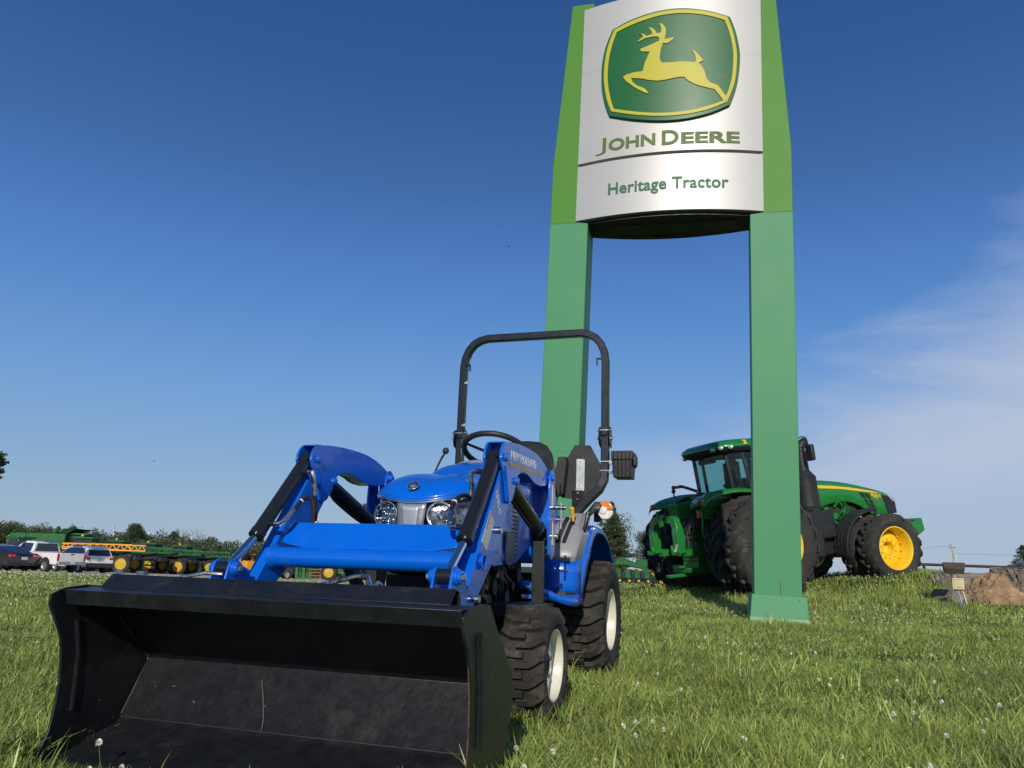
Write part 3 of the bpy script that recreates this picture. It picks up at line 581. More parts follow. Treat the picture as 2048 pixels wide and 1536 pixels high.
# ---------------- operator station
m = MB(); m.box((0, .98, .458), (.78, .50, .02)); m.build('floor', DKFR, TR, bev=.004)
for s in (-1, 1):
    # floor step tongue
    m = MB(); m.prism([(s * .26, .58), (s * .34, .60), (s * .46, .74), (s * .475, .80), (s * .475, .96), (s * .26, 1.0)], 'z', .452, .47); m.grid([[(s * (x + a_), y + b_, z + c_) for x, y, z in ((.24, .57, .53), (.28, .57, .53), (.33, .59, .518), (.37, .63, .495), (.42, .69, .468), (.465, .74, .452), (.485, .80, .448), (.487, .95, .455))] for a_, b_, c_ in ((-.09, .10, .004), (-.03, .03, .008), (-.008, .008, .006), (0, 0, 0), (.003, -.003, -.012), (.0, .0, -.034))])
    st = m.build('step', BLUE, TR, sm=60, solid=.003)
    m = MB(); m.prism([(s * .33, .74), (s * .44, .76), (s * .46, .93), (s * .33, .94)], 'z', .471, .480)
    for k in range(7): m.box((s * .39, .765 + .026 * k, .483), (.10, .012, .006))
    m.build('step_mat', PLAST, st)
    # fender: swept section over the rear tyre
    rows = []; secs = [(.27, .0), (.30, .005), (.40, .012), (.46, .01), (.49, -.002), (.502, -.035)]
    for k in range(22):
        a = rad(168 - k * 6.2); R_ = .485 + .045 * math.exp(-((k - 7) / 4) ** 2); cy, cz = 1.41, .345
        wtap = min(1, .90 + k * .02)
        rows.append([(s * (.27 + (x - .27) * wtap), cy + (R_ + dz) * math.cos(a), cz + (R_ + dz) * math.sin(a)) for x, dz in secs])
    m = MB(); m.grid(rows); m.build('fender', BLUE, TR, sm=50, solid=.005)
    m = MB(); m.prism([(.955, .44), (.94, .62), (.985, .80), (1.10, .90), (1.7, .90), (1.9, .50), (1.0, .44)], 'x', s * .262, s * .272); m.build('fender_side', BLUE, TR, bev=.002)
    # front face between step and console
    m = MB(); m.grid([[(s * x, y, z) for x, y in ((.265, .87), (.36, .872), (.44, .89), (.475, .94))] for y_, z in ((0, .455), (0, .52), (0, .58), (0, .645))]); m.build('fender_front', BLUE, TR, sm=60, solid=.006)
    # grey console
    cons = [[(s * x, y, z) for x, y in pr] for z, pr in (
        (.635, ((.285, 1.02), (.29, .90), (.31, .875), (.43, .875), (.455, .89), (.465, 1.02))),
        (.66, ((.283, 1.02), (.288, .88), (.31, .862), (.435, .862), (.462, .88), (.475, 1.02))),
        (.70, ((.285, 1.10), (.288, .90), (.31, .87), (.435, .87), (.468, .90), (.482, 1.10))),
        (.785, ((.295, 1.15), (.300, .98), (.315, .96), (.44, .955), (.475, .98), (.488, 1.15))),
        (.83, ((.30, 1.2), (.305, 1.03), (.32, 1.01), (.42, 1.0), (.445, 1.02), (.455, 1.2))),
        (.885, ((.33, 1.3), (.335, 1.10), (.35, 1.08), (.43, 1.08), (.445, 1.10), (.45, 1.3))),
        (.905, ((.37, 1.3), (.375, 1.15), (.385, 1.13), (.43, 1.13), (.44, 1.15), (.44, 1.3))))]
    m = MB(); m.grid(cons); m.face([m.V(p) for p in cons[-1]]); cs = m.build('console', GREYP, TR, sm=45, bev=.003)
    if s > 0:
        for x in (.362, .400):
            m = MB(); m.tube([(x - .008, .895, .735), (x - .002, .942, .785), (x + .004, .99, .83), (x + .012, 1.05, .875)], .009, sq=True, flat=.6); m.build('lever_slot', PLAST, cs)
        m = MB()
        for k in range(9): m.box((.362 + .0012 * k, .893 + .012 * k, .747 + .012 * k), (.022, .004, .006))
        m.build('quadrant_teeth', PLAST, cs)
        m = MB(); m.cyl((.41, .985, .83), (.42, .975, .87), .006, 8); lv = m.build('control_lever', PLAST, TR)
        m = MB(); m.tube([(.424, .975, .852), (.423, .966, .88), (.421, .958, .908), (.420, .955, .918), (.419, .955, .926)], [.008, .0095, .0115, .0145, .009], 12); m.build('lever_grip', YEL, lv)
    # indicator lamp on its stalk
    m = MB(); m.tube([(s * .44, 1.25, .90), (s * .47, 1.33, .95), (s * .48, 1.42, .97)], .018, 8); m.box((s * .468, 1.44, .935), (.05, .03, .12)); lt = m.build('indicator_bracket', PLAST, TR, bev=.004)
    m = MB()
    ringp = [(.048 * math.cos(a) * (1 if abs(math.cos(a)) < .8 else 1), .055 * math.sin(a)) for a in [rad(15 * k) for k in range(24)]]
    m.prism([(s * .515 + x, .945 + z) for x, z in [(q[0], q[1]) for q in ringp if q[1] >= -.001]], 'y', 1.405, 1.44); m.build('amber_lens', ORANGE, lt, bev=.008, seg=3)
    m = MB(); m.prism([(s * .515 + x, .943 + z) for x, z in [(q[0], q[1]) for q in ringp if q[1] <= .001]], 'y', 1.405, 1.44); m.build('clear_lens', CLEARL, lt, bev=.008, seg=3)
    m = MB(); m.lathe([(0, .024), (.008, .022), (.012, .0)], (s * .505, 1.405, .943), (0, -1, 0), 20); m.build('reflector', CLEARL, lt)
    # curved black grab bar in front of the lamp
    m = MB(); m.tube([(s * .45, 1.06, .76), (s * .475, 1.05, .83), (s * .485, 1.07, .90), (s * .50, 1.16, .95), (s * .50, 1.28, .96)], .016, 10, flat=.7); m.build('grab_bar', BLACKP, TR)
# ROPS
rb = []
prof = [(.30, 1.40, .80), (.33, 1.46, .93), (.40, 1.50, 1.02), (.455, 1.53, 1.08), (.482, 1.55, 1.14), (.487, 1.55, 1.24), (.487, 1.55, 1.415)]
up = [(.487, 1.55, 1.415), (.487, 1.55, 1.70), (.487, 1.555, 1.90), (.478, 1.555, 1.965), (.455, 1.555, 2.02), (.42, 1.555, 2.063), (.375, 1.555, 2.088), (.32, 1.555, 2.1)]
def barsq(pts, r): m = MB(); m.tube(pts, r, sq=True, up=(0, 1, 0)); return m
o = barsq([(-x, y, z) for x, y, z in up] + [up[-1 - i] for i in range(len(up))], .024).build('roll_bar', BLACKP, TR, bev=.006, sm=50)
for s in (-1, 1):
    barsq([(s * x, y, z) for x, y, z in prof], .025).build('roll_bar_leg', BLACKP, TR, bev=.006, sm=50)
    m = MB(); m.prism([(1.515, 1.36), (1.50, 1.40), (1.51, 1.46), (1.545, 1.475), (1.585, 1.46), (1.59, 1.40), (1.58, 1.34)], 'x', s * .487 - .036, s * .487 - .028).prism([(1.515, 1.36), (1.50, 1.40), (1.51, 1.46), (1.545, 1.475), (1.585, 1.46), (1.59, 1.40), (1.58, 1.34)], 'x', s * .487 + .028, s * .487 + .036); hg = m.build('hinge_plate', BLACKP, o, bev=.003)
    m = MB(); m.cyl((s * .487 - .05, 1.55, 1.40), (s * .487 + .05, 1.55, 1.40), .009, 10).cyl((s * .487 - .05, 1.53, 1.45), (s * .487 + .046, 1.53, 1.45), .008, 10); m.build('hinge_bolt', STEEL, hg)
    m = MB(); m.box((s * .45, 1.53, 1.915), (.035, .02, .008)).box((s * .435, 1.53, 1.895), (.006, .02, .045)); m.build('hook', BLACKP, o)
m = MB(); m.box((-.462, 1.53, 1.79), (.014, .012, .012)).box((-.45, 1.53, 1.795), (.014, .004, .018)).box((-.468, 1.53, 1.50), (.014, .012, .012)).box((-.456, 1.53, 1.505), (.014, .004, .018)); m.build('clip', STEEL, o)
m = MB(); m.tube([(-.525, 1.53, 1.40), (-.545, 1.53, 1.41), (-.55, 1.53, 1.425), (-.535, 1.53, 1.43), (-.525, 1.53, 1.415)], .0022, 6); m.build('lynch_pin', STEEL, o)
# steering wheel
c = Vector((.0, .86, 1.222)); ax = Vector((0, .42, .9)).normalized()
m = MB(); ux = Vector((1, 0, 0)); uy = ax.cross(ux)
rr_ = [c + (ux * math.cos(2 * math.pi * k / 40) + uy * math.sin(2 * math.pi * k / 40)) * .178 for k in range(40)]
rows = []
for k in range(40):
    p = rr_[k]; rd = (p - c).normalized(); rows.append([p + (rd * math.cos(2 * math.pi * j / 10) + ax * math.sin(2 * math.pi * j / 10)) * .0165 for j in range(10)])
rows.append(rows[0]); m.grid(rows, close=True)
sw = m.build('steering_wheel', PLAST, TR, sm=60)
m = MB(); m.cyl(c - ax * .03, c + ax * .005, .045, 20)
for a in (90, 210, 330):
    q = c + (ux * math.cos(rad(a)) + uy * math.sin(rad(a))) * .17; m.tube([c - ax * .02, (c + q) / 2 - ax * .012, q], [.02, .014, .012], 8, flat=.6)
m.build('spokes', PLAST, sw)
m = MB(); m.tube([c - ax * .02, c - ax * .16, Vector((0, .72, 1.0))], [.03, .035, .05], 12); m.build('steering_column', PLAST, TR)
# loader joystick
m = MB(); m.tube([(-.268, .60, 1.0), (-.25, .60, 1.07), (-.215, .60, 1.145), (-.196, .60, 1.176)], [.005, .005, .006, .007], 8); js = m.build('joystick', PLAST, TR)
m = MB(); m.ell((-.190, .60, 1.190), (.0175, .0175, .0185), 16); m.build('knob', PLAST, js)
# seat
rows = []
for z, y, hw_, th in ((.90, 1.20, .20, .10), (.98, 1.24, .215, .09), (1.08, 1.28, .22, .08), (1.18, 1.31, .215, .075), (1.27, 1.33, .19, .07), (1.325, 1.345, .15, .06), (1.35, 1.355, .10, .045), (1.358, 1.36, .04, .03)):
    ring = []
    for k in range(24):
        a = 2 * math.pi * k / 24; ca, sa = math.cos(a), math.sin(a); x = hw_ * (abs(ca) ** .55) * (1 if ca > 0 else -1); yy = th * .5 * (abs(sa) ** .7) * (1 if sa > 0 else -1)
        yy -= .05 * (abs(x) / .2) ** 3 if sa < 0 else 0.02 * (abs(x) / .2) ** 2
        ring.append((x + .02, y + yy, z))
    rows.append(ring)
m = MB(); m.grid(rows, close=True); m.face([m.V(p) for p in rows[-1]]); st = m.build('seat', SEATM, TR, sm=60)
m = MB(); m.box((.02, 1.10, .87), (.42, .40, .10)).box((.02, 1.1, .76), (.3, .3, .12)); m.build('seat_cushion', SEATM, st, bev=.03, seg=4)
m = MB(); m.prism([(.98, .62), (.99, .93), (1.03, .97), (1.30, .99), (1.40, .8), (1.3, .62)], 'x', -.24, .25); m.build('seat_base', BLUE, TR, bev=.01)
# sign plate seen from behind, with zinc strip and bracket
m = MB(); m.prism([(.256, 1.385), (.36, 1.381), (.425, 1.263), (.443, 1.20), (.428, 1.131), (.355, 1.031), (.215, 1.036), (.17, 1.045), (.175, 1.14), (.205, 1.295)], 'y', 1.70, 1.706); sv = m.build('sign_plate', mat('matte_black', (.016, .017, .019), .6), TR, bev=.001)
m = MB(); m.prism([(.273, 1.288), (.278, 1.292), (.323, 1.289), (.327, 1.284), (.325, 1.10), (.272, 1.10)], 'y', 1.688, 1.692).box((.299, 1.685, 1.092), (.054, .012, .012)); m.build('zinc_strip', mat('zinc_pale', (.62, .66, .62), .35, .5, nz=.08), sv)
m = MB(); m.cyl((.30, 1.688, 1.275), (.30, 1.682, 1.275), .005, 8).cyl((.297, 1.688, 1.12), (.297, 1.682, 1.12), .005, 8).cyl((.29, 1.665, 1.07), (.29, 1.66, 1.07), .006, 8).cyl((.288, 1.665, 1.03), (.288, 1.66, 1.03), .006, 8); m.build('rivet', STEEL, sv)
m = MB(); m.prism([(.25, 1.087), (.325, 1.087), (.325, .90), (.25, .90)], 'y', 1.665, 1.68); m.build('sign_bracket', BLACKP, sv, bev=.002)
m = MB(); m.prism([(.165, 1.295), (.215, 1.30), (.22, 1.26), (.20, 1.06), (.145, 1.045), (.125, 1.06), (.13, 1.19), (.155, 1.24)], 'y', 1.62, 1.70); m.box((.155, 1.60, 1.085), (.075, .07, .07)); m.cyl((.17, 1.60, 1.04), (.165, 1.60, .86), .005, 8); m.build('armrest', PLAST, TR, bev=.01, seg=3)
# manual box
TB = empty('tool_box', parent=TR, rot=(0, 0, 0))
def bx(x0, x1, y0, y1, z0, z1, t=0, tz=0):
    return [(x0 + t, y0 + t, z0), (x1 - t, y0 + t, z0), (x1 - t, y1 - t, z0), (x0 + t, y1 - t, z0)], [(x0, y0, z1), (x1, y0, z1), (x1, y1, z1), (x0, y1, z1)]
m = MB(); a, b = bx(.532, .655, 1.53, 1.70, 1.155, 1.262, .008); m.taper(a, b)
for k in range(5): m.box((.545 + .0245 * k, 1.531, 1.21), (.006, .008, .10))
m.build('box_body', PLAST, TB, bev=.004)
m = MB(); a, b = bx(.526, .661, 1.524, 1.706, 1.263, 1.318, -.0, 0); b = [(x * .985 + .009, y * .985 + .024, z) for x, y, z in b]; m.taper(a, b)
for k in range(5): m.box((.545 + .0245 * k, 1.524, 1.292), (.008, .008, .05))
m.build('box_lid', PLAST, TB, bev=.005)
m = MB(); m.box((.668, 1.60, 1.262), (.022, .05, .06)).box((.66, 1.66, 1.262), (.012, .03, .07)); m.build('latch', PLAST, TB, bev=.004)
m = MB(); m.box((.515, 1.56, 1.19), (.03, .03, .02)).box((.515, 1.56, 1.25), (.03, .03, .02)).box((.487, 1.55, 1.252), (.058, .058, .006)).box((.487, 1.55, 1.195), (.058, .058, .006)); m.build('box_clamp', STEEL, TB)
LG_OUT = [(-0.791,8.091),(-0.573,8.174),(-0.33,8.228),(-0.08,8.258),(0.188,8.254),(0.452,8.208),(0.651,8.151),(0.828,8.084),(0.9,7.863),(0.95,7.584),(0.954,7.379),(0.926,7.114),(0.884,6.923),(0.818,6.732),(0.59,6.619),(0.336,6.55),(0.08,6.526),(-0.201,6.55),(-0.501,6.619),(-0.795,6.725),(-0.862,6.912),(-0.916,7.16),(-0.935,7.39),(-0.926,7.613),(-0.882,7.855)]
LG_YEL = [(-0.768,8.072),(-0.561,8.146),(-0.318,8.2),(-0.069,8.229),(0.199,8.222),(0.442,8.184),(0.631,8.133),(0.792,8.077),(0.859,7.862),(0.909,7.582),(0.913,7.377),(0.891,7.113),(0.844,6.933),(0.782,6.767),(0.57,6.666),(0.326,6.603),(0.069,6.586),(-0.191,6.608),(-0.491,6.677),(-0.771,6.775),(-0.829,6.941),(-0.876,7.162),(-0.895,7.379),(-0.887,7.603),(-0.847,7.845)]
LG_INN = [(-0.727,8.029),(-0.537,8.089),(-0.306,8.14),(-0.057,8.173),(0.199,8.165),(0.432,8.128),(0.599,8.084),(0.755,8.027),(0.817,7.836),(0.862,7.581),(0.866,7.375),(0.845,7.123),(0.809,6.968),(0.773,6.861),(0.732,6.783),(0.559,6.713),(0.315,6.651),(0.069,6.633),(-0.192,6.653),(-0.482,6.721),(-0.733,6.807),(-0.779,6.954),(-0.823,7.161),(-0.841,7.364),(-0.833,7.588),(-0.794,7.818)]
LG_DEER = [(-0.13,8.046),(-0.098,8.034),(-0.06,7.997),(-0.034,7.937),(-0.033,7.875),(-0.051,7.778),(0.023,7.786),(0.092,7.794),(0.055,7.752),(-0.013,7.708),(-0.072,7.719),(-0.092,7.66),(-0.11,7.564),(-0.113,7.478),(-0.094,7.426),(-0.057,7.407),(0.07,7.4),(0.175,7.402),(0.368,7.376),(0.376,7.418),(0.362,7.491),(0.314,7.57),(0.343,7.562),(0.403,7.501),(0.455,7.426),(0.471,7.395),(0.412,7.367),(0.456,7.305),(0.487,7.232),(0.513,7.129),(0.549,7.068),(0.661,7.013),(0.692,6.972),(0.768,6.855),(0.793,6.814),(0.757,6.766),(0.732,6.787),(0.681,6.871),(0.62,6.954),(0.487,6.992),(0.375,7.033),(0.281,7.092),(0.219,7.162),(0.136,7.163),(-0.032,7.139),(-0.137,7.138),(-0.244,7.162),(-0.352,7.204),(-0.505,7.242),(-0.482,7.178),(-0.415,7.105),(-0.306,7.041),(-0.251,6.953),(-0.305,6.977),(-0.436,7.072),(-0.57,7.202),(-0.618,7.28),(-0.573,7.307),(-0.463,7.322),(-0.344,7.318),(-0.314,7.448),(-0.252,7.611),(-0.372,7.635),(-0.386,7.675),(-0.254,7.716),(-0.126,7.761),(-0.118,7.8),(-0.149,7.836),(-0.213,7.843),(-0.322,7.835),(-0.43,7.791),(-0.398,7.831),(-0.344,7.864),(-0.367,7.906),(-0.402,7.92),(-0.345,7.912),(-0.301,7.868),(-0.22,7.885),(-0.237,7.945),(-0.281,8.0),(-0.227,7.983),(-0.183,7.941),(-0.16,7.891),(-0.106,7.885),(-0.096,7.921),(-0.099,7.972)]
# ------------------------------------------------------------------ ground
def ground_mat():
    m = bpy.data.materials.new('lawn_soil'); m.use_nodes = True; t = m.node_tree; n = t.nodes; l = t.links; p = n['Principled BSDF']
    p.inputs['Roughness'].default_value = .9; p.inputs['Specular IOR Level'].default_value = .2
    tc = n.new('ShaderNodeTexCoord'); a = n.new('ShaderNodeTexNoise'); a.inputs['Scale'].default_value = 1.1; a.inputs['Detail'].default_value = 9; l.new(tc.outputs['Object'], a.inputs[0])
    b = n.new('ShaderNodeTexNoise'); b.inputs['Scale'].default_value = 34; b.inputs['Detail'].default_value = 9; b.inputs['Roughness'].default_value = .7; l.new(tc.outputs['Object'], b.inputs[0])
    r = n.new('ShaderNodeValToRGB'); e = r.color_ramp.elements; e[0].position = .3; e[0].color = (.030, .050, .010, 1); e[1].position = .72; e[1].color = (.085, .12, .022, 1)
    l.new(a.outputs[0], r.inputs[0]); mx = n.new('ShaderNodeMix'); mx.data_type = 'RGBA'; mx.blend_type = 'MULTIPLY'; mx.inputs[0].default_value = .7
    r2 = n.new('ShaderNodeValToRGB'); r2.color_ramp.elements[0].position = .3; r2.color_ramp.elements[0].color = (.35, .3, .2, 1); r2.color_ramp.elements[1].position = .7; r2.color_ramp.elements[1].color = (1.2, 1.2, 1, 1)
    l.new(b.outputs[0], r2.inputs[0]); l.new(r.outputs[0], mx.inputs[6]); l.new(r2.outputs[0], mx.inputs[7]); l.new(mx.outputs[2], p.inputs['Base Color'])
    bp = n.new('ShaderNodeBump'); bp.inputs['Strength'].default_value = .7; bp.inputs['Distance'].default_value = .04; l.new(b.outputs[0], bp.inputs['Height']); l.new(bp.outputs[0], p.inputs['Normal'])
    return m
def axis_pts():
    v = list(np.arange(-14, 16, .35)); 
    a = 16.0; st = .5
    while a < 4000: v.append(a); a += st; st *= 1.12
    a = -14.5; st = .5
    while a > -4000: v.append(a); a -= st; st *= 1.12
    return np.array(sorted(v))
def sheet_mesh(name, X, Y, Z, mt, kind='structure'):
    ny, nx = X.shape; co = np.stack([X, Y, Z], -1).reshape(-1, 3).astype(np.float32)
    idx = np.arange(nx * ny).reshape(ny, nx); q = np.stack([idx[:-1, :-1], idx[:-1, 1:], idx[1:, 1:], idx[1:, :-1]], -1).reshape(-1, 4)
    return np_mesh(name, co, q, mt, kind=kind)
def np_mesh(name, co, faces, mt, kind=None, smooth=True, sizes=None):
    me = bpy.data.meshes.new(name); me.vertices.add(len(co)); me.vertices.foreach_set('co', np.ascontiguousarray(co, np.float32).ravel())
    fl = faces.ravel().astype(np.int32); k = faces.shape[1]; me.loops.add(len(fl)); me.loops.foreach_set('vertex_index', fl)
    me.polygons.add(len(faces)); me.polygons.foreach_set('loop_start', np.arange(0, len(fl), k, dtype=np.int32)); me.polygons.foreach_set('loop_total', np.full(len(faces), k, np.int32))
    me.update(calc_edges=True); me.materials.append(mt)
    if smooth: me.shade_smooth()
    o = coll(bpy.data.objects.new(name, me))
    if kind: o['kind'] = kind
    return o
ax_ = axis_pts(); ay_ = axis_pts() + 8
X, Y = np.meshgrid(ax_, ay_)
sheet_mesh('lawn', X, Y, H(X, Y), ground_mat())
# gravel lot
GRAV = mat('gravel', (.56, .47, .36), .95, spec=.05, nz=.22, nscale=1.4, detail=12, bump=.5, bscale=30, dirt=(.20, .18, .14), damt=.2, dscale=.6)
def lot_edge(x): return 33.5 + .12 * (x + 20) + .5 * np.sin(x * .9) * .4 + np.where(x > -7.5, (x + 7.5) * 4.2, 0)
xs = np.linspace(-75, 3, 60); vs = np.linspace(0, 1, 40)
X, Vv = np.meshgrid(xs, vs); Y = lot_edge(X) + (96 - lot_edge(X)) * Vv
sheet_mesh('gravel_lot', X, Y, H(X, Y) + .03, GRAV)

# ------------------------------------------------------------------ grass
rs = np.random.RandomState(5)
GRASS = mat('grass_blades', (.31, .40, .10), .42, nz=.34, nscale=1.4, island=.55, transl=.35, rvar=.05, spec=.45, detail=8)
cy_, sy_ = math.cos(rad(18.01)), math.sin(rad(18.01))
def local_tr(x, y):
    dx, dy = x + .346, y - 3.455; return cy_ * dx - sy_ * dy, sy_ * dx + cy_ * dy
def keep_mask(x, y):
    lx, ly = local_tr(x, y); k = ~((np.abs(lx) < .675) & (ly > -1.42) & (ly < -.84))
    for wx, wy, hx, hy in ((.492, 0, .115, .10), (-.492, 0, .115, .10), (.432, 1.41, .16, .14), (-.432, 1.41, .16, .14)): k &= ~((np.abs(lx - wx) < hx) & (np.abs(ly - wy) < hy))
    sx = (x - 1.871) * math.cos(.258) - (y - 9.593) * math.sin(.258); sy2 = (x - 1.871) * math.sin(.258) + (y - 9.593) * math.cos(.258)
    k &= ~((np.abs(np.abs(sx) - 1.34) < .33) & (sy2 > -.1) & (sy2 < .6))
    k &= ~((x < 3) & (y > lot_edge(x)) & (x > -75))
    return k
def scatter(n, y0, y1, half=.72, xmin=None):
    'uniform points in the viewed wedge'
    u = rs.rand(int(n)); y = np.sqrt(y0 ** 2 + (y1 ** 2 - y0 ** 2) * u); x = (rs.rand(int(n)) * 2 - 1) * (half * y + .6)
    k = keep_mask(x, y); return x[k], y[k]
cos_, fcs_, base_ = [], [], [0]
def blades(x, y, ln, wd, lean=.5, clump=0):
    n = len(x)
    if clump: x = x + clump * rs.randn(n); y = y + clump * rs.randn(n)
    z = H(x, y); L_ = ln * (.55 + .8 * rs.rand(n)); W_ = wd * (.7 + .6 * rs.rand(n)); th = rs.rand(n) * 2 * np.pi; le = lean * (.25 + rs.rand(n)); a = rs.rand(n) * 2 * np.pi
    dx, dy = np.cos(a), np.sin(a); wx, wy = np.cos(th) * W_ / 2, np.sin(th) * W_ / 2
    V = []
    for t, wf in ((0, .8), (.4, 1.0), (.75, .72), (1.0, .08)):
        off = le * L_ * t ** 1.8; hh = L_ * t * (1 - .25 * le * t)
        for s in (-1, 1): V.append(np.stack([x + dx * off + s * wx * wf, y + dy * off + s * wy * wf, z - .01 + hh], -1))
    V = np.stack(V, 1).reshape(-1, 3); b = np.arange(n)[:, None] * 8 + base_[0]
    F = np.concatenate([b + np.array([[0, 1, 3, 2]]), b + np.array([[2, 3, 5, 4]]), b + np.array([[4, 5, 7, 6]])], 0)
    cos_.append(V); fcs_.append(F); base_[0] += n * 8
def patch(x, y):  # 0..1 patchiness
    return .5 + .25 * np.sin(x * 2.1 + 1.3 * np.sin(y * 1.7)) + .25 * np.sin(y * 2.9 + 1.1 * np.sin(x * 1.3 + 2))
for (n, y0, y1, ln, wd, cl) in ((110000, 1.3, 3.2, .070, .0040, .012), (115000, 3.2, 5.5, .066, .0045, .02), (160000, 5.5, 10, .064, .0062, .03), (125000, 10, 18, .072, .011, .04), (70000, 18, 36, .10, .022, .05), (26000, 36, 90, .12, .05, 0)):
    x, y = scatter(n, y0, y1); p = patch(x, y); k = rs.rand(len(x)) < .55 + .45 * p; x, y = x[k], y[k]
    blades(x, y, ln * (.75 + .5 * patch(x, y)), wd, .75, cl)
# tufts of longer grass
for k in range(420):
    yy = 1.5 + 14 * rs.rand() ** 1.3; xx = (rs.rand() * 2 - 1) * (.7 * yy + .3); n = rs.randint(8, 26)
    x = xx + .035 * rs.randn(n) * (1 + yy * .05); y = yy + .035 * rs.randn(n); k2 = keep_mask(x, y); blades(x[k2], y[k2], .10 + .06 * rs.rand(), .0048 + .0005 * yy, .6)
# long grass along the bucket and around the mound, the wheels and the rocks
def line_tuft(fn, n, ln, wd, lean=.5):
    P = np.array([fn(rs.rand()) for _ in range(n)]); blades(P[:, 0], P[:, 1], ln * (.6 + .6 * rs.rand(n)), wd, lean)
def w_tr(lx, ly): return (-.346 + cy_ * lx + sy_ * ly, 3.455 - sy_ * lx + cy_ * ly)
line_tuft(lambda t: w_tr(-.75 + 1.5 * t, -1.46 - .10 * rs.rand() ** 2), 600, .068, .0042)
line_tuft(lambda t: w_tr(-.62 + .5 * t, -1.47 - .12 * rs.rand()), 26, .13, .0045, .4)
line_tuft(lambda t: w_tr(.70 + .05 * rs.rand(), -1.4 + .55 * t), 260, .10, .0045)
line_tuft(lambda t: w_tr(-.70 - .06 * rs.rand(), -1.4 + .55 * t), 260, .12, .005)
line_tuft(lambda t: w_tr(.38 + .24 * t, -.14 - .06 * rs.rand()), 220, .09, .0045)
line_tuft(lambda t: w_tr(.62 + .03 * rs.rand(), -.12 + .24 * t), 120, .10, .0045)
line_tuft(lambda t: w_tr(.30 + .32 * t, 1.22 - .05 * rs.rand()), 220, .09, .005)
line_tuft(lambda t: (5.8 + 3.4 * t, 14.3 + 1.0 * t + .9 * rs.randn() * .5), 5200, .16, .012, .5)
line_tuft(lambda t: (4.2 + 2.0 * t, 15.3 + .5 * rs.randn()), 1500, .16, .012, .5)
line_tuft(lambda t: (6.6 + 1.2 * t, 13.4 + .5 * rs.randn()), 2500, .15, .010, .5)
line_tuft(lambda t: (8 + 4 * t, 12.5 - .1 * t + .25 * rs.randn()), 2400, .13, .010, .5)
go = np_mesh('grass', np.concatenate(cos_), np.concatenate(fcs_), GRASS, smooth=False)
tag(go, 'green lawn grass with scattered long tufts around the machines', 'grass', kind='stuff')

# clover leaves
cos_, fcs_, base_ = [], [], [0]
def leaves(x, y, r, hgt):
    n = len(x); z = H(x, y) + hgt * (.5 + rs.rand(n)); V = []
    for k in range(3):
        a = rs.rand(n) * .4 + k * 2.094 + rs.rand(n) * .3; tx, ty = rs.randn(n) * .25, rs.randn(n) * .25 
        cx, cy = np.cos(a), np.sin(a); R_ = r * (.7 + .6 * rs.rand(n))
        for u, v in ((.05, 0), (.55, .42), (1.0, .2), (1.0, -.2), (.55, -.42)):
            px = (cx * u - cy * v) * R_; py = (cy * u + cx * v) * R_; V.append(np.stack([x + px, y + py, z + tx * px + ty * py + .15 * abs(v) * R_], -1))
    V = np.stack(V, 1).reshape(-1, 3); b = np.arange(n)[:, None] * 15 + base_[0]
    cos_.append(V); fcs_.append(np.concatenate([b + np.arange(5)[None] + 5 * k for k in range(3)], 0)); base_[0] += n * 15
for n, y0, y1, r in ((16000, 1.3, 5, .010), (26000, 5, 12, .016), (16000, 12, 26, .03)):
    x, y = scatter(n, y0, y1); p = .5 + .5 * np.sin(x * 1.1 + 2 * np.sin(y * .8 + 1)) * np.sin(y * 1.4 + .7); k = rs.rand(len(x)) < p ** 2; leaves(x[k], y[k], r, .045)
tag(np_mesh('clover_leaves', np.concatenate(cos_), np.concatenate(fcs_), mat('clover_leaf', (.08, .19, .035), .5, nz=.2, island=.3, transl=.25), smooth=False), 'low patches of three-part clover leaves in the lawn', 'clover', kind='stuff')

# clover blossoms: stem and head of small petals
WHITEF = mat('clover_petal', (.93, .92, .84), .6, nz=.03, nscale=60, transl=.2); STEMM = mat('clover_stem', (.10, .16, .04), .6)
def blossom_mesh():
    m = MB(); r = random.Random(2)
    for k in range(46):
        ph = math.acos(1 - 1.75 * (k + .5) / 46); th = k * 2.4; d = Vector((math.sin(ph) * math.cos(th), math.sin(ph) * math.sin(th), math.cos(ph)))
        u = d.cross(Vector((.3, .2, .9))).normalized(); p = Vector((0, 0, .10)) + d * .004; q = Vector((0, 0, .10)) + d * (.0105 + .0015 * r.random())
        v = d.cross(u)
        m.face([m.V(p - u * .0008), m.V(p + u * .0008), m.V(q + u * .0019 + v * .0008), m.V(q + d * .001), m.V(q - u * .0019 - v * .0008)])
    return m
bl = MB(); bl.tube([(0, 0, 0), (.004, .002, .05), (0, 0, .096)], .0011, 5); 
BS = blossom_mesh()
GRPF = 'white clover blossoms across the lawn'
pts = []
zones = [(1, 2.0, 14, 1.0)]
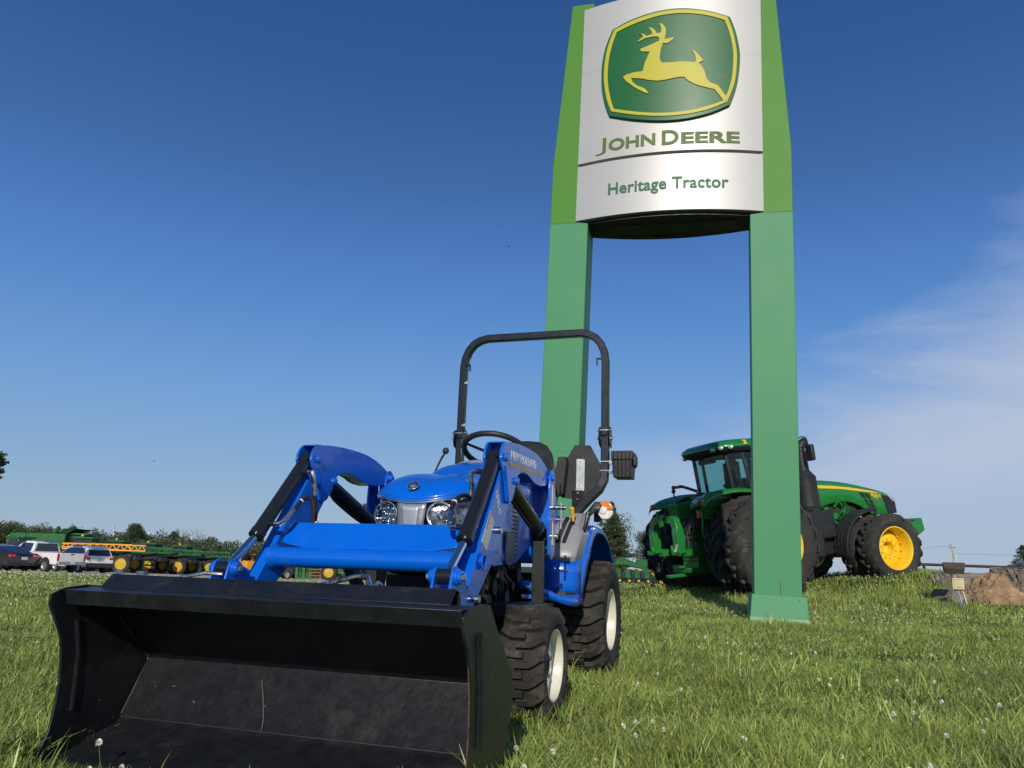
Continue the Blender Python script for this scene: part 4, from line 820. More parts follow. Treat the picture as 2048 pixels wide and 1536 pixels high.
# a few placed where the photo shows them
for px, py in ((213, 1472), (190, 1505), (248, 1507), (1275, 1453), (1246, 1440), (1490, 1465), (1495, 1480), (1680, 1490), (1897, 1462), (1771, 1388), (1816, 1385), (1883, 1390), (1772, 1412), (1830, 1412), (1640, 1350), (1653, 1355), (1655, 1343), (1793, 1357), (1812, 1359), (1864, 1353), (1862, 1308), (1955, 1364), (2003, 1406), (1974, 1420), (1982, 1446), (1322, 1438), (1440, 1524), (1858, 1515), (1813, 1528), (1263, 1423), (1310, 1425), (1273, 1362), (1314, 1336), (1362, 1365), (1410, 1275), (1648, 1277), (1724, 1276), (1625, 1297)):
    d = at(px, py, 1) - Vector((0, 0, CAMH)); t = (.095 - CAMH) / d.z; p = Vector((0, 0, CAMH)) + d * t; pts.append((p.x, p.y, 1.15))
while len(pts) < 300:
    y = 2.2 + 11.5 * rs.rand() ** .8; x = (rs.rand() * 2 - 1) * .68 * y
    if rs.rand() < .5 + .5 * math.sin(x * 1.3 + y * .9) and bool(keep_mask(np.array([x]), np.array([y]))[0]): pts.append((x, y, 1))
sm_ = bl.build('stem', STEMM, None, sm=0); bm_ = BS.build('blossom_head', WHITEF, None, sm=0)
first = None
for i, (x, y, s_) in enumerate(pts):
    e = empty('clover_blossom', (x, y, Hf(x, y) - .01), (rs.randn() * .15, rs.randn() * .15, rs.rand() * 6), 'white clover blossom on a thin stem standing in the lawn', 'flower', GRPF)
    k = s_ * (.56 + .26 * rs.rand()) * (1 + max(0, y - 5) * .03); e.scale = (k, k, k)
    if first is None: sm_.parent = e; bm_.parent = e; first = e
    else:
        for q in (sm_, bm_): c = q.copy(); coll(c); c.parent = e
# the rest of the flowers, white and yellow
def dots(name, n, y0, y1, r, hgt, mt, label, cat, prob):
    x, y = scatter(n, y0, y1); k = rs.rand(len(x)) < prob(x, y); x, y = x[k], y[k]; n = len(x); z = H(x, y) + hgt * (.7 + .5 * rs.rand(n))
    th = rs.rand(n) * 6.28; R_ = r * (.7 + .6 * rs.rand(n)) * (1 + .05 * np.maximum(0, y - 8)); V = []
    for dx, dy, dz in ((1, 0, 0), (0, 1, 0), (-1, 0, 0), (0, -1, 0), (0, 0, 1), (0, 0, -1)): V.append(np.stack([x + R_ * (dx * np.cos(th) - dy * np.sin(th)), y + R_ * (dx * np.sin(th) + dy * np.cos(th)), z + R_ * dz * .9], -1))
    V = np.stack(V, 1).reshape(-1, 3); b = np.arange(n)[:, None] * 6
    F = np.concatenate([b + np.array([[i, (i + 1) % 4, 4]]) for i in range(4)] + [b + np.array([[(i + 1) % 4, i, 5]]) for i in range(4)], 0)
    tag(np_mesh(name, V, F, mt, smooth=True), label, cat, kind='stuff')
pr = lambda x, y: np.clip(.25 + .75 * np.sin(x * .9 + 1.5 * np.sin(y * .5)) * np.sin(y * .8 + 1), 0, 1)
dots('far_clover_blossoms', 7000, 9, 30, .0085, .085, WHITEF, 'carpet of tiny far white clover blossoms in the lawn', 'flowers', pr)
dots('clover_carpet', 2600, 4, 30, .010, .085, WHITEF, 'white blossoms dotting the grass left of the bucket', 'flowers', lambda x, y: (x < -.42 * y) * .9)
dots('yellow_flowers', 3800, 4.5, 22, .006, .06, mat('yellow_petal', (.62, .52, .04), .6), 'tiny yellow flowers dotted through the lawn', 'flowers', lambda x, y: np.clip(np.sin(x * 1.4 + 4) * np.sin(y * 1.1 + .4), 0, 1) * (x > .2))

# ------------------------------------------------------------------ dealer sign (local: x along the face, y back, z up)
ph, ln_ = .258, .027
SG = empty('pylon_sign', (1.871, 9.593, 0), label='tall twin post green pylon sign with silver deer logo panel', cat='sign')
Ms = Matrix(((math.cos(ph) * math.cos(ln_), math.sin(ph), math.cos(ph) * math.sin(ln_)), (-math.sin(ph) * math.cos(ln_), math.cos(ph), -math.sin(ph) * math.sin(ln_)), (-math.sin(ln_), 0, math.cos(ln_))))
SG.rotation_euler = Ms.to_euler()
GLOW = mat('faded_green_post', (.066, .26, .122), .5, coat=0, spec=.22, nz=.03, nscale=.8, dirt=(.10, .27, .15), damt=.05, dscale=1.4, rvar=.02)
GUP = mat('green_upper_post', (.078, .235, .035), .45, coat=0, spec=.12, nz=.03, nscale=.8, rvar=.02, dirt=(.09, .2, .05), damt=.1, dscale=2)
GSK = mat('mossy_green_skirt', (.085, .26, .10), .5, nz=.08, nscale=2, dirt=(.08, .19, .05), damt=.2, dscale=2.5)
hD = 1.601; wp = .531; DP = .49; wo_ = .362; ZS = 5.223; SH = hD - wo_; SAG = .19
for s in (-1, 1):
    P = empty('post', parent=SG); o_, i_ = s * hD, s * (hD - wp)
    m = MB(); m.box(((o_ + i_) / 2, DP / 2, 2.62), (wp, DP, 5.20)); lp = m.build('lower_post', GLOW, P, bev=.008)
    m = MB()
    for z in ((2.02,) if s < 0 else ()): m.box(((o_ + i_) / 2, DP / 2, z), (wp + .003, DP + .003, .005))
    m.box(((o_ + i_) / 2, DP / 2, ZS - .004), (wp + .004, DP + .004, .008)); m.build('seam', mat('seam%d' % s, (.05, .17, .08), .6), lp)
    # upper post tapering inwards at the outer edge
    pts = [(s * hD, ZS), (s * hD, 6.12), (s * (hD - .008), 6.24), (s * (hD - .175), 8.72), (s * (hD - .50), 8.72), (s * (hD - wo_ - .02), ZS)]
    m = MB(); m.prism(pts, 'y', .003, DP - .01); m.build('upper_post', GUP, P, bev=.006)
    # flared base skirt
    x0, x1 = sorted((o_, i_)); e = .045; f = .075
    m = MB(); m.taper([(x0 - f, -.10, -.15), (x1 + f, -.10, -.15), (x1 + f, DP + .06, -.15), (x0 - f, DP + .06, -.15)], [(x0 - e * .6, -.012, .40), (x1 + e * 1.1, -.012, .40), (x1 + e, DP + .02, .40), (x0 - e, DP + .02, .40)])
    sk = m.build('base_skirt', GLOW, P, bev=.006)
    f2 = .073; m = MB(); m.taper([(x0 - f2 - .003, -.103, -.15), (x1 + f2 + .003, -.103, -.15), (x1 + f2 + .003, DP + .063, -.15), (x0 - f2 - .003, DP + .063, -.15)], [(x0 - .05, -.056, .145), (x1 + .063, -.056, .145), (x1 + .06, DP + .043, .145), (x0 - .06, DP + .043, .145)]); m.build('faded_band', GSK, sk)
    m = MB(); m.box(((x0 + x1) / 2 + .03, -.004, .47), (.006, .006, .17)); m.build('rust_streak', mat('rust%d' % s, (.16, .06, .03), .8), lp)
    m = MB()
    for xx, zz in ((x0 + .02, .36), ((x0 + x1) / 2 + .02, .33), (x1 - .03, .36), (x0 - .01, .10)): m.cyl((xx, -.03 - (.36 - zz) * .2, zz), (xx, -.04 - (.36 - zz) * .2, zz), .006, 8)
    m.build('screw', STEEL, sk)
NS = 40
def bc(a): return -.02 - SAG * (1 - (a / SH) ** 2)
def lens(z0, z1, name, mt, inset=0.0):
    m = MB(); fr = [(-SH + 2 * SH * i / NS) for i in range(NS + 1)]; k = (SH - inset) / SH
    ring = [(a * k, bc(a) * 1 + inset) for a in fr] + [(a * k, DP + .02 + SAG * (1 - (a / SH) ** 2) - inset) for a in reversed(fr)]
    m.prism([(a, b) for a, b in ring], 'z', z0, z1); return m
PANEL = mat('brushed_silver_panel', (.50, .495, .485), .44, .2, spec=.25, nz=.02, nscale=.7, rvar=.01, dirt=(.46, .44, .40), damt=.06, dscale=1.2)
pn = lens(6.092, 8.60, 'a', None).build('logo_panel', PANEL, SG, sm=20)
for z in (7.53,):
    m = MB(); m.grid([[(-SH + 2 * SH * i / NS, bc(-SH + 2 * SH * i / NS) - .0012, z + dz) for i in range(NS + 1)] for dz in (-.002, .002)]); m.build('panel_joint', mat('joint', (.45, .45, .45), .5, .4), pn)
lens(ZS + .01, 6.045, 'b', None).build('name_panel', PANEL, SG, sm=20)
lens(5.19, 8.5, 'c', None, .07).build('panel_core', mat('dark_core', (.02, .022, .024), .55, nz=.2), SG, sm=20)
m = MB(); m.box((.05, .25, 5.186), (1.7, .3, .008)); m.box((-.1, .55, 5.184), (.25, .05, .012)); m.build('soffit_plate', mat('soffit', (.035, .037, .04), .5), SG)
from mathutils.geometry import tessellate_polygon
def curved(pts, off0, off1, name, mt, parent, holes=None, bev=0):
    m = MB(); bm = m.bm; vs_ = [bm.verts.new((a, 0, z)) for a, z in pts]
    for tri in tessellate_polygon([[Vector((a, z, 0)) for a, z in pts]]):
        try: bm.faces.new([vs_[i] for i in tri])
        except ValueError: pass
    bmesh.ops.recalc_face_normals(bm, faces=bm.faces)
    a0 = min(p[0] for p in pts); a1 = max(p[0] for p in pts); k = a0 + .08
    while k < a1:
        bmesh.ops.bisect_plane(bm, geom=list(bm.verts) + list(bm.edges) + list(bm.faces), plane_co=(k, 0, 0), plane_no=(1, 0, 0), dist=1e-5); k += .08
    r = bmesh.ops.extrude_face_region(bm, geom=list(bm.faces)); ex = {v for v in r['geom'] if isinstance(v, bmesh.types.BMVert)}
    for v in bm.verts: v.co.y = bc(v.co.x) - (off1 if v in ex else off0)
    return m.build(name, mt, parent, sm=25)
JG = mat('logo_green', (.014, .125, .04), .38, coat=0, spec=.3, nz=.03, nscale=2, rvar=.01, dirt=(.25, .35, .28), damt=.05, dscale=9); JY = mat('logo_yellow', (.50, .45, .04), .45, coat=0, spec=.3, nz=.04, nscale=3, rvar=.01, dirt=(.35, .30, .06), damt=.12, dscale=3)
def soften(P, corners):
    out = []; n = len(P); C_ = list(corners) + [n]
    for a, b in zip(C_, C_[1:]):
        seg = [Vector((*P[i % n], 0)) for i in range(a, b + 1)]; out += [(q.x, q.y) for q in smooth(seg, 3)[:-1]]
    return out
LG_OUT = soften(LG_OUT, (0, 7, 13, 19)); LG_YEL = soften(LG_YEL, (0, 7, 13, 19)); LG_INN = soften(LG_INN, (0, 7, 14, 20))
em = curved(LG_OUT, -.01, .045, 'emblem_plate', JG, SG)
def band(o_, i_, k0, k1): pass
# yellow border as a ring
m = MB(); bm = m.bm
def dens(P):
    out = []
    for i, p in enumerate(P):
        q = P[(i + 1) % len(P)]; n = 3
        for k in range(n): out.append((p[0] + (q[0] - p[0]) * k / n, p[1] + (q[1] - p[1]) * k / n))
    return out
def nearest_ring(P, Q):
    P = dens(P); out = []
    QQ = [(Q[i][0] + (Q[(i + 1) % len(Q)][0] - Q[i][0]) * k / 8, Q[i][1] + (Q[(i + 1) % len(Q)][1] - Q[i][1]) * k / 8) for i in range(len(Q)) for k in range(8)]
    for p in P: out.append(min(QQ, key=lambda q: (q[0] - p[0]) ** 2 + (q[1] - p[1]) ** 2))
    return P, out
Yp, Ip = nearest_ring(LG_YEL, LG_INN)
rows = [[(x, bc(x) - o_, z) for x, z in R_] for R_, o_ in ((Yp, .044), (Yp, .056), (Ip, .056), (Ip, .044))]
m.grid(rows, close=True); m.build('emblem_border', JY, em, sm=30)
curved(LG_DEER, .044, .058, 'leaping_deer', JY, em)
def sign_text(body, a0, a1, z0, size, mt, off=.0, z1=None, bold=.006, space=1):
    bm = text_mesh(body, size, .004, bold, space=space); xs = [v.co.x for v in bm.verts]; k = (a1 - a0) / (max(xs) - min(xs)); x0 = min(xs)
    for v in bm.verts:
        a = a0 + (v.co.x - x0) * k; z = z0 + v.co.y; v.co = Vector((a, bc(a) - .004 - v.co.z - off, z))
    m = MB(); m.bm.free(); m.bm = bm; return m
TG = mat('letter_olive', (.09, .15, .03), .6, 0, nz=.1); TG2 = mat('letter_green', (.03, .15, .08), .6, nz=.05)
m = sign_text('J', -.985, -.835, 6.222, .285, TG, bold=-.004); m.bm
lt = m.build('lettering', TG, pn, sm=0)
sign_text('OHN', -.80, -.155, 6.205, .235, TG, bold=.008).build('lettering', TG, pn, sm=0)
sign_text('D', -.07, .155, 6.190, .295, TG, bold=.008).build('lettering', TG, pn, sm=0)
sign_text('EERE', .185, .948, 6.192, .225, TG, bold=.008).build('lettering', TG, pn, sm=0)
sign_text('Heritage Tractor', -.785, .80, 5.54, .235, TG2, bold=.005, space=1.04).build('lettering', TG2, SG, sm=0)
# ------------------------------------------------------------------ large row crop tractor (local: x forward, y away, z up)
GRN = mat('machine_green', (.014, .19, .03), .3, coat=.4, nz=.06, dirt=(.10, .16, .06), damt=.08, dscale=3, rvar=.08)
YLW = mat('machine_yellow', (.84, .56, .025), .35, coat=.3, nz=.04, dirt=(.45, .30, .05), damt=.08, dscale=3)
BPL = mat('machine_black', (.018, .019, .021), .5, nz=.2, nscale=2, dirt=(.10, .09, .07), damt=.10, dscale=2.5)
CABG = glass('cab_glass', (.66, .84, .82), .0)
BT = empty('row_crop_tractor', (4.954, 17.511, .126), (0, -.117, .321), 'large green row crop tractor with dual yellow wheels parked on the grassy mound', 'tractor')
def bigwheel(x, y, R, W, rr, lh, nl, side, txt=None):
    o = tyre_parts(R, W, rr, nl, lh, BT, 1, 'chevron', rub=RUBBER2, rimm=YLW, bolts=10, dish=.55 if abs(y) > 1.4 else .3, hubr=.36, nseg=72)
    o.location = (x, y, R); o.rotation_euler = (0, random.Random(int(x * 10 + y * 7)).random() * .0, -math.pi / 2 if side < 0 else math.pi / 2)
    if txt:
        for body, size, a0, rad0 in txt:
            bm = text_mesh(body, size, .004, .004, space=1.05)
            for v in bm.verts:
                a = a0 + v.co.x / rad0; r = rad0 + v.co.y; v.co = Vector((W / 2 * 1.0 + .004 + v.co.z, r * math.sin(a), r * math.cos(a)))
            m = MB(); m.bm.free(); m.bm = bm; m.build('tyre_lettering', mat('tyre_text', (.085, .078, .068), .7), o, sm=0)
    return o
for s in (-1, 1):
    bigwheel(0, s * 1.665, 1.046, .51, .575, .066, 19, s, [('818', .16, 4.62, .77)] if s < 0 else None)
    bigwheel(0, s * 1.00, 1.046, .51, .575, .066, 19, s)
    bigwheel(3.059, s * 1.605, .742, .42, .445, .052, 18, s, [('MICHELIN', .105, -.62, .575), ('MACHXBIB', .05, .75, .60)] if s < 0 else None)
    bigwheel(3.059, s * 1.08, .742, .42, .445, .052, 18, s)
m = MB(); m.cyl((0, -1.25, 1.046), (0, 1.25, 1.046), .16, 24).cyl((0, -.8, 1.046), (0, .8, 1.046), .27, 24); m.build('rear_axle', GRN, BT)
m = MB(); m.cyl((3.059, -1.2, .742), (3.059, 1.2, .742), .11, 20).box((3.059, 0, .75), (.4, 1.2, .28)); m.build('front_axle', GRN, BT, bev=.02)
m = MB(); m.box((2.4, 0, 1.02), (4.4, .56, .42)).box((.5, 0, 1.15), (1.9, .7, .8)); m.build('chassis', GRN, BT, bev=.02)
m = MB(); m.box((2.6, 0, 1.5), (1.9, .6, .65)); eng = m.build('engine', mat('engine_dark', (.02, .05, .022), .5, nz=.4, nscale=8), BT, bev=.02)
m = MB(); r = random.Random(9)
for k in range(16):
    x = 2.35 + r.random() * 1.0; z = 1.25 + r.random() * .5; m.tube([(x, -.36, z), (x + .1 * r.random(), -.44, z + .12), (x + .25 * r.random(), -.40, z - .1 + .3 * r.random())], .018 + .02 * r.random(), 8)
m.cyl((2.55, -.42, 1.45), (2.55, -.42, 1.72), .06, 14).box((2.75, -.42, 1.50), (.14, .1, .14)); m.build('engine_lines', GRN, eng)
# bonnet
st = [(1.55, 2.37, 1.5), (1.9, 2.345, 1.55), (2.3, 2.31, 1.62), (2.45, 2.295, 1.73), (2.60, 2.28, 1.775), (2.76, 2.265, 1.80), (2.95, 2.245, 1.82), (3.14, 2.22, 1.82), (3.35, 2.18, 1.77), (3.53, 2.14, 1.69), (3.70, 2.10, 1.59), (3.84, 2.065, 1.49), (4.0, 2.025, 1.46), (4.21, 1.965, 1.45), (4.38, 1.915, 1.45), (4.50, 1.87, 1.46), (4.55, 1.80, 1.50)]
rows = []
for i, (x, zt, zb) in enumerate(st):
    k = 1 if x < 4.2 else 1 - .16 * ((x - 4.2) / .35) ** 2
    h = [(.44 * k, zb), (.455 * k, zb + .04), (.462 * k, (zb + zt) / 2), (.452 * k, zt - .05), (.43 * k, zt), (.36 * k, zt + .045), (.2 * k, zt + .075), (0, zt + .085)]
    rows.append([(x, -y, z) for y, z in h] + [(x, y, z) for y, z in h[-2::-1]])
m = MB(); m.grid(rows); m.face([m.V(p) for p in rows[-1]]); hd = m.build('bonnet', GRN, BT, sm=32)
def on_side(pts, name, mt, par, y0=-.463, y1=-.470): m = MB(); m.prism(pts, 'y', y0, y1); return m.build(name, mt, par, bev=.0015)
on_side([(1.6, 2.20), (2.41, 2.155), (3.0, 2.11), (3.6, 2.02), (4.2, 1.93), (3.9, 2.015), (3.3, 2.125), (2.8, 2.19), (2.41, 2.225), (1.6, 2.265)], 'stripe', YLW, hd, -.459, -.4665)
on_side([(3.53, 2.0), (3.66, 1.985), (3.73, 1.86), (3.63, 1.87)], 'vent', BPL, hd); on_side([(3.69, 1.98), (3.82, 1.95), (3.88, 1.83), (3.77, 1.85)], 'vent', BPL, hd)
on_side([(3.65, 1.845), (3.745, 1.835), (3.86, 1.55), (3.80, 1.60)], 'vent', BPL, hd); on_side([(3.79, 1.825), (3.895, 1.805), (3.99, 1.50), (3.90, 1.50)], 'vent', BPL, hd)
m = MB(); g_ = [(4.19, 1.905), (4.40, 1.86), (4.565, 1.80), (4.575, 1.46), (4.34, 1.44), (4.27, 1.62)]
m.prism(g_, 'y', -.40, -.466).prism(g_, 'y', .40, .466).prism([(4.50, 1.80), (4.58, 1.80), (4.58, 1.46), (4.50, 1.44)], 'y', -.40, .40); gr = m.build('front_grille', BPL, BT, bev=.006)
m = MB(); m.prism([(4.38, 1.865), (4.55, 1.82), (4.575, 1.70), (4.47, 1.76)], 'y', -.440, -.472); m.build('headlight', mat('headlight_glass', (.55, .58, .6), .1, .6, coat=.8), gr, bev=.004)
text_on('8370 R', .085, (3.88, -.4665, 1.905), (1, 0, -.20), (.1, 0, 1), YLW, hd, ext=.002, bold=.003, fit=.30)
m = MB(); m.box((4.0, -.467, 1.87), (.16, .002, .012), Matrix.Rotation(.2, 3, 'Y')).box((4.02, -.467, 1.84), (.14, .002, .010), Matrix.Rotation(.2, 3, 'Y')); m.build('small_script', YLW, hd)
# front weight carrier
m = MB(); m.prism([(4.5, 1.12), (4.95, 1.30), (5.38, 1.29), (5.42, 1.27), (5.45, 1.0), (5.27, .90), (4.9, .86), (4.5, .86)], 'y', -.36, .36); wt = m.build('front_weight', GRN, BT, bev=.02)
m = MB(); m.box((5.10, -.362, 1.24), (.14, .006, .035)); m.build('weight_slot', BPL, wt)
# exhaust
m = MB(); m.lathe([(0, .0), (0, .27), (.06, .28), (.08, .255), (.70, .245), (.72, .25), (.74, .235), (.88, .13), (.90, .13), (1.30, .115), (1.32, .10), (1.32, 0)], (1.79, -.78, 1.68), (0, 0, 1), 36); ex = m.build('exhaust_canister', BPL, BT, sm=30)
m = MB(); m.tube([(1.79, -.78, 2.92), (1.79, -.78, 3.02), (1.81, -.78, 3.11), (1.87, -.78, 3.18), (1.95, -.78, 3.22)], [.095, .098, .098, .096, .095], 20, cap=False); m.build('exhaust_elbow', BPL, ex, sm=40, solid=.006)
m = MB(); m.box((1.85, -.78, 1.35), (.75, .55, .62)).box((1.3, -.95, .95), (.9, .5, .6)).box((1.95, -.62, .98), (.8, .5, .62)); m.build('side_tank', BPL, BT, bev=.05, seg=3)
m = MB()
for z in (.55, .9, 1.25, 1.6): m.box((1.0, -1.15, z), (.5, .3, .04))
m.box((.76, -1.15, 1.1), (.03, .3, 1.2)).box((1.24, -1.15, 1.1), (.03, .3, 1.2)); m.build('cab_steps', BPL, BT)
# front mudguards
for s in (-1, 1):
    rows = []
    for k in range(16):
        a = rad(188 - k * 7.0); R_ = .86 + (.02 if k in (0, 15) else 0); rows.append([(3.059 + (R_ + d) * math.cos(a), s * y, .742 + (R_ + d) * math.sin(a)) for y, d in ((.84, -.05), (.86, .0), (1.0, .012), (1.2, .012), (1.30, .0), (1.32, -.05))])
    m = MB(); m.grid(rows); fm = m.build('front_mudguard', BPL, BT, sm=40, solid=.012)
    m = MB()
    for k in range(3):
        pts = [(3.059 + .885 * math.cos(rad(a)), s * (.96 + .1 * k), .742 + .885 * math.sin(rad(a))) for a in (172, 160, 148, 136)]; m.tube(pts, .012, 6)
    m.build('guard_rib', BPL, fm)
# cab
CW, CX0, CX1, CZ0, CZ1 = .80, -.12, 1.45, 2.20, 3.06
m = MB()
pil = lambda a, b, r: m.tube([a, tuple((Vector(a) + Vector(b)) / 2 + Vector((0, 0, 0))), b], r, sq=True)
for s in (-1, 1):
    pil((-.02, s * .66, CZ0 - .05), (-.10, s * .64, CZ1), .035); pil((.32, s * .84, CZ0 - .1), (.22, s * .80, CZ1), .03); pil((1.50, s * .62, CZ0 - .1), (1.38, s * .60, CZ1), .04)
    m.prism([(-.02, 2.16), (.25, 2.10), (.9, 2.0), (1.5, 2.1), (1.5, 2.2), (.9, 2.22), (.35, 2.24), (-.02, 2.30)], 'y', s * .70, s * .84)
m.box((.7, 0, 2.08), (1.5, 1.5, .16)); m.box((-.08, 0, 2.20), (.06, 1.3, .08)); cabf = m.build('cab_frame', BPL, BT, bev=.012)
def pane(pts, name='window', par=None): m = MB(); m.face([m.V(p) for p in pts]); return m.build(name, CABG, par or BT, sm=0, solid=.008)
cw = pane([(-.085, -.62, 2.24), (-.085, .62, 2.24), (-.15, .62, 3.04), (-.15, -.62, 3.04)], 'rear_window')
for s in (-1, 1):
    pane([(0, s * .69, 2.26), (.30, s * .83, 2.22), (.22, s * .80, 3.04), (-.08, s * .67, 3.04)], 'quarter_window'); pane([(.34, s * .84, 2.22), (1.47, s * .66, 2.14), (1.37, s * .63, 3.04), (.25, s * .81, 3.04)], 'side_window')
pane([(1.52, -.60, 2.2), (1.52, .60, 2.2), (1.40, .58, 3.04), (1.40, -.58, 3.04)], 'windscreen')
def sq(a, b, n=36, e=.42): return [(a * (abs(math.cos(t)) ** e) * (1 if math.cos(t) > 0 else -1), b * (abs(math.sin(t)) ** e) * (1 if math.sin(t) > 0 else -1)) for t in [2 * math.pi * k / n for k in range(n)]]
def layers(ls, cx, name, mt, par, cap0=True):
    m = MB(); rows = [[(cx + x, y, z + dz * (x / 1.1)) for x, y in sq(a, b)] for a, b, z, dz in ls]; m.grid(rows, close=True); m.face([m.V(p) for p in rows[-1]])
    if cap0: m.face([m.V(p) for p in rows[0]])
    return m.build(name, mt, par, sm=40)
rfb = layers([(.92, .72, 3.02, 0), (1.02, .88, 3.06, 0), (1.07, .93, 3.12, .0), (1.08, .94, 3.17, .02), (1.06, .92, 3.20, .02)], .66, 'roof_underside', BPL, BT)
rf = layers([(1.10, .955, 3.175, .02), (1.10, .96, 3.20, .02), (1.07, .93, 3.26, .02), (.98, .82, 3.325, .02), (.7, .55, 3.37, .02), (.3, .2, 3.385, .02)], .66, 'roof', GRN, BT)
text_on('2', .125, (.17, -.962, 3.205), (1, 0, 0), (0, .32, 1), YLW, rf, 'numeral', ext=.012, bold=.008, sx=1.3)
for (x, y, z) in ((-.37, -.60, 3.13), (-.30, -.78, 3.145), (-.14, -.92, 3.15), (-.28, .72, 3.085)):
    m = MB(); m.ell((x, y, z), (.05, .085, .055), 16); m.build('work_light', mat('work_lamp', (.72, .72, .68), .15, .4, coat=.6), rfb)
# seat and interior
m = MB(); m.box((.42, -.05, 2.62), (.16, .48, .55)).box((.6, -.05, 2.33), (.5, .5, .14)).box((.45, -.05, 2.95), (.1, .26, .14)); m.build('seat', SEATM, BT, bev=.05, seg=3)
m = MB(); m.box((.55, -.42, 2.4), (.5, .12, .2)).box((-.0, .25, 2.95), (.16, .5, .1)).box((1.2, 0, 2.35), (.16, .3, .4)).cyl((.9, 0, 2.6), (1.15, 0, 2.45), .03, 8).ell((.05, -.30, 2.36), (.05, .09, .055), 12); m.build('controls', PLAST, BT, bev=.02)
m = MB(); m.cyl((1.0, 0, 2.60), (1.03, 0, 2.62), .2, 24); m.build('steering_wheel', PLAST, BT)
m = MB(); m.box((1.3, -.68, 2.7), (.05, .12, .1)); m.build('monitor', PLAST, BT)
# rear mudguards with lamps
for s in (-1, 1):
    pr_ = [(-1.14, 1.93), (-1.12, 2.02), (-1.02, 2.10), (-.88, 2.16), (-.70, 2.20), (-.45, 2.235), (-.2, 2.24), (.08, 2.22), (.35, 2.15), (.6, 2.02)]
    rows = [[(x + (.18 if y < .75 else 0) * (1 - i / 9), s * y, z + dz) for y, dz in ((.35, -.02), (.60, .0), (.66, .02), (.85, .03), (1.05, .02), (1.15, -.01), (1.19, -.07))] for i, (x, z) in enumerate(pr_)]
    m = MB(); m.grid(rows)
    m.prism([(-.80, 1.75), (-.90, 1.98), (-.6, 2.2), (.5, 2.1), (.7, 1.6), (-.5, 1.6)], 'y', s * .60, s * .64); fd = m.build('rear_mudguard', GRN, BT, sm=40, solid=.015)
    m = MB(); m.ell((-1.12, s * .98, 2.035), (.035, .11, .06), 16); m.build('tail_light', RED, fd)
    m = MB(); m.ell((-1.105, s * 1.09, 2.035), (.03, .045, .05), 12); m.build('amber_light', ORANGE, fd)
    m = MB(); 
    if s < 0: m.bm.free(); continue
    m.tube([(-.10, s * .68, 2.32), (-.16, s * .9, 2.40), (-.18, s * 1.15, 2.47), (-.18, s * 1.52, 2.475)], .035, 10); ar = m.build('marker_arm', BPL, BT)
    m = MB(); m.cyl((-.20, s * 1.18, 2.475), (-.20, s * 1.32, 2.477), .037, 12); m.build('marker_band', mat('orange_band%d' % s, (.8, .10, .02), .4), ar)
    m = MB(); m.ell((-.20, s * 1.52, 2.475), (.05, .06, .05), 12); m.build('marker_lamp', mat('amber_dark%d' % s, (.35, .05, .02), .3), ar)
m = MB(); m.cyl((-.55, .95, 2.2), (-.55, .95, 2.32), .018, 8).ell((-.55, .95, 2.36), (.05, .055, .05), 12); m.build('beacon_mount', BPL, BT)
m = MB(); m.box((-1.0, -.70, 1.78), (.02, .10, .16)); m.build('reflector', mat('reflector_orange', (.9, .12, .02), .3), BT)
# mirror on the near side
m = MB(); m.tube([(1.20, -.85, 3.12), (1.35, -1.12, 3.20), (1.52, -1.20, 3.28), (1.64, -1.20, 3.26), (1.68, -1.20, 3.08)], .014, 8); ma = m.build('mirror_arm', BPL, BT)
m = MB(); m.box((1.70, -1.20, 2.92), (.10, .22, .36)); m.build('mirror', BPL, ma, bev=.035, seg=3)
# rear housing and hitch
m = MB(); m.box((-.45, 0, 1.25), (.9, .62, .85)).prism([(-.35, 1.6), (-.9, 1.65), (-1.0, 2.05), (-.2, 2.15)], 'y', .18, .60).prism([(-.9, .75), (-.3, .6), (0, .7), (0, 1), (-.9, 1)], 'y', -.3, .3); m.box((-.25, 0, 2.10), (.55, 1.22, .16)); rh = m.build('rear_housing', GRN, BT, bev=.02)
m = MB(); r = random.Random(4)
for k in range(14):
    y = -.5 + r.random() * .55; z = 1.25 + .6 * r.random(); m.tube([(-.9, y, z), (-1.0, y + .03, z - .08), (-1.02, y + .06 * r.random(), z - .25)], .014 + .015 * r.random(), 8)
for k in range(5): m.box((-.95, -.12 - .09 * k, 1.62), (.12, .06, .22))
m.build('hydraulic_couplers', BPL, rh)
HC = empty('hitch_coupler', parent=BT)
m = MB()
for s in (-1, 1):
    m.prism([(-1.52, 1.0), (-1.34, 1.0), (-1.34, 1.50), (-1.38, 1.62), (-1.50, 1.55), (-1.52, 1.45)], 'y', s * .50 - .10, s * .50 + .10)
    m.prism([(s * .60, 1.50), (s * .40, 1.50), (s * .33, 1.62), (s * .10, 1.66), (s * .10, 1.79), (s * .42, 1.79), (s * .52, 1.72)], 'x', -1.50, -1.36)
m.box((-1.43, 0, 1.72), (.14, .5, .13)); m.build('coupler_frame', GRN, HC, bev=.012)
m = MB(); m.prism([(.10, 1.92), (.05, 1.78), (-.03, 1.72), (-.03, 1.83), (-.17, 1.83), (-.17, 1.75), (-.10, 1.73), (-.10, 1.58), (.02, 1.56), (.04, 1.66), (.14, 1.72)], 'x', -1.56, -1.51)
for s in (-1, 1): m.prism([(s * .40, 1.18), (s * .46, 1.05), (s * .50, 1.03), (s * .66, 1.07), (s * .66, 1.03), (s * .60, .97), (s * .42, .97), (s * .37, 1.05)], 'x', -1.58, -1.525)
m.build('coupler_hook', GRN, HC, bev=.008)
m = MB()
for s in (-1, 1): m.cyl((-1.53, s * .47, 1.05), (-1.54, s * .47, 1.05), .035, 14)
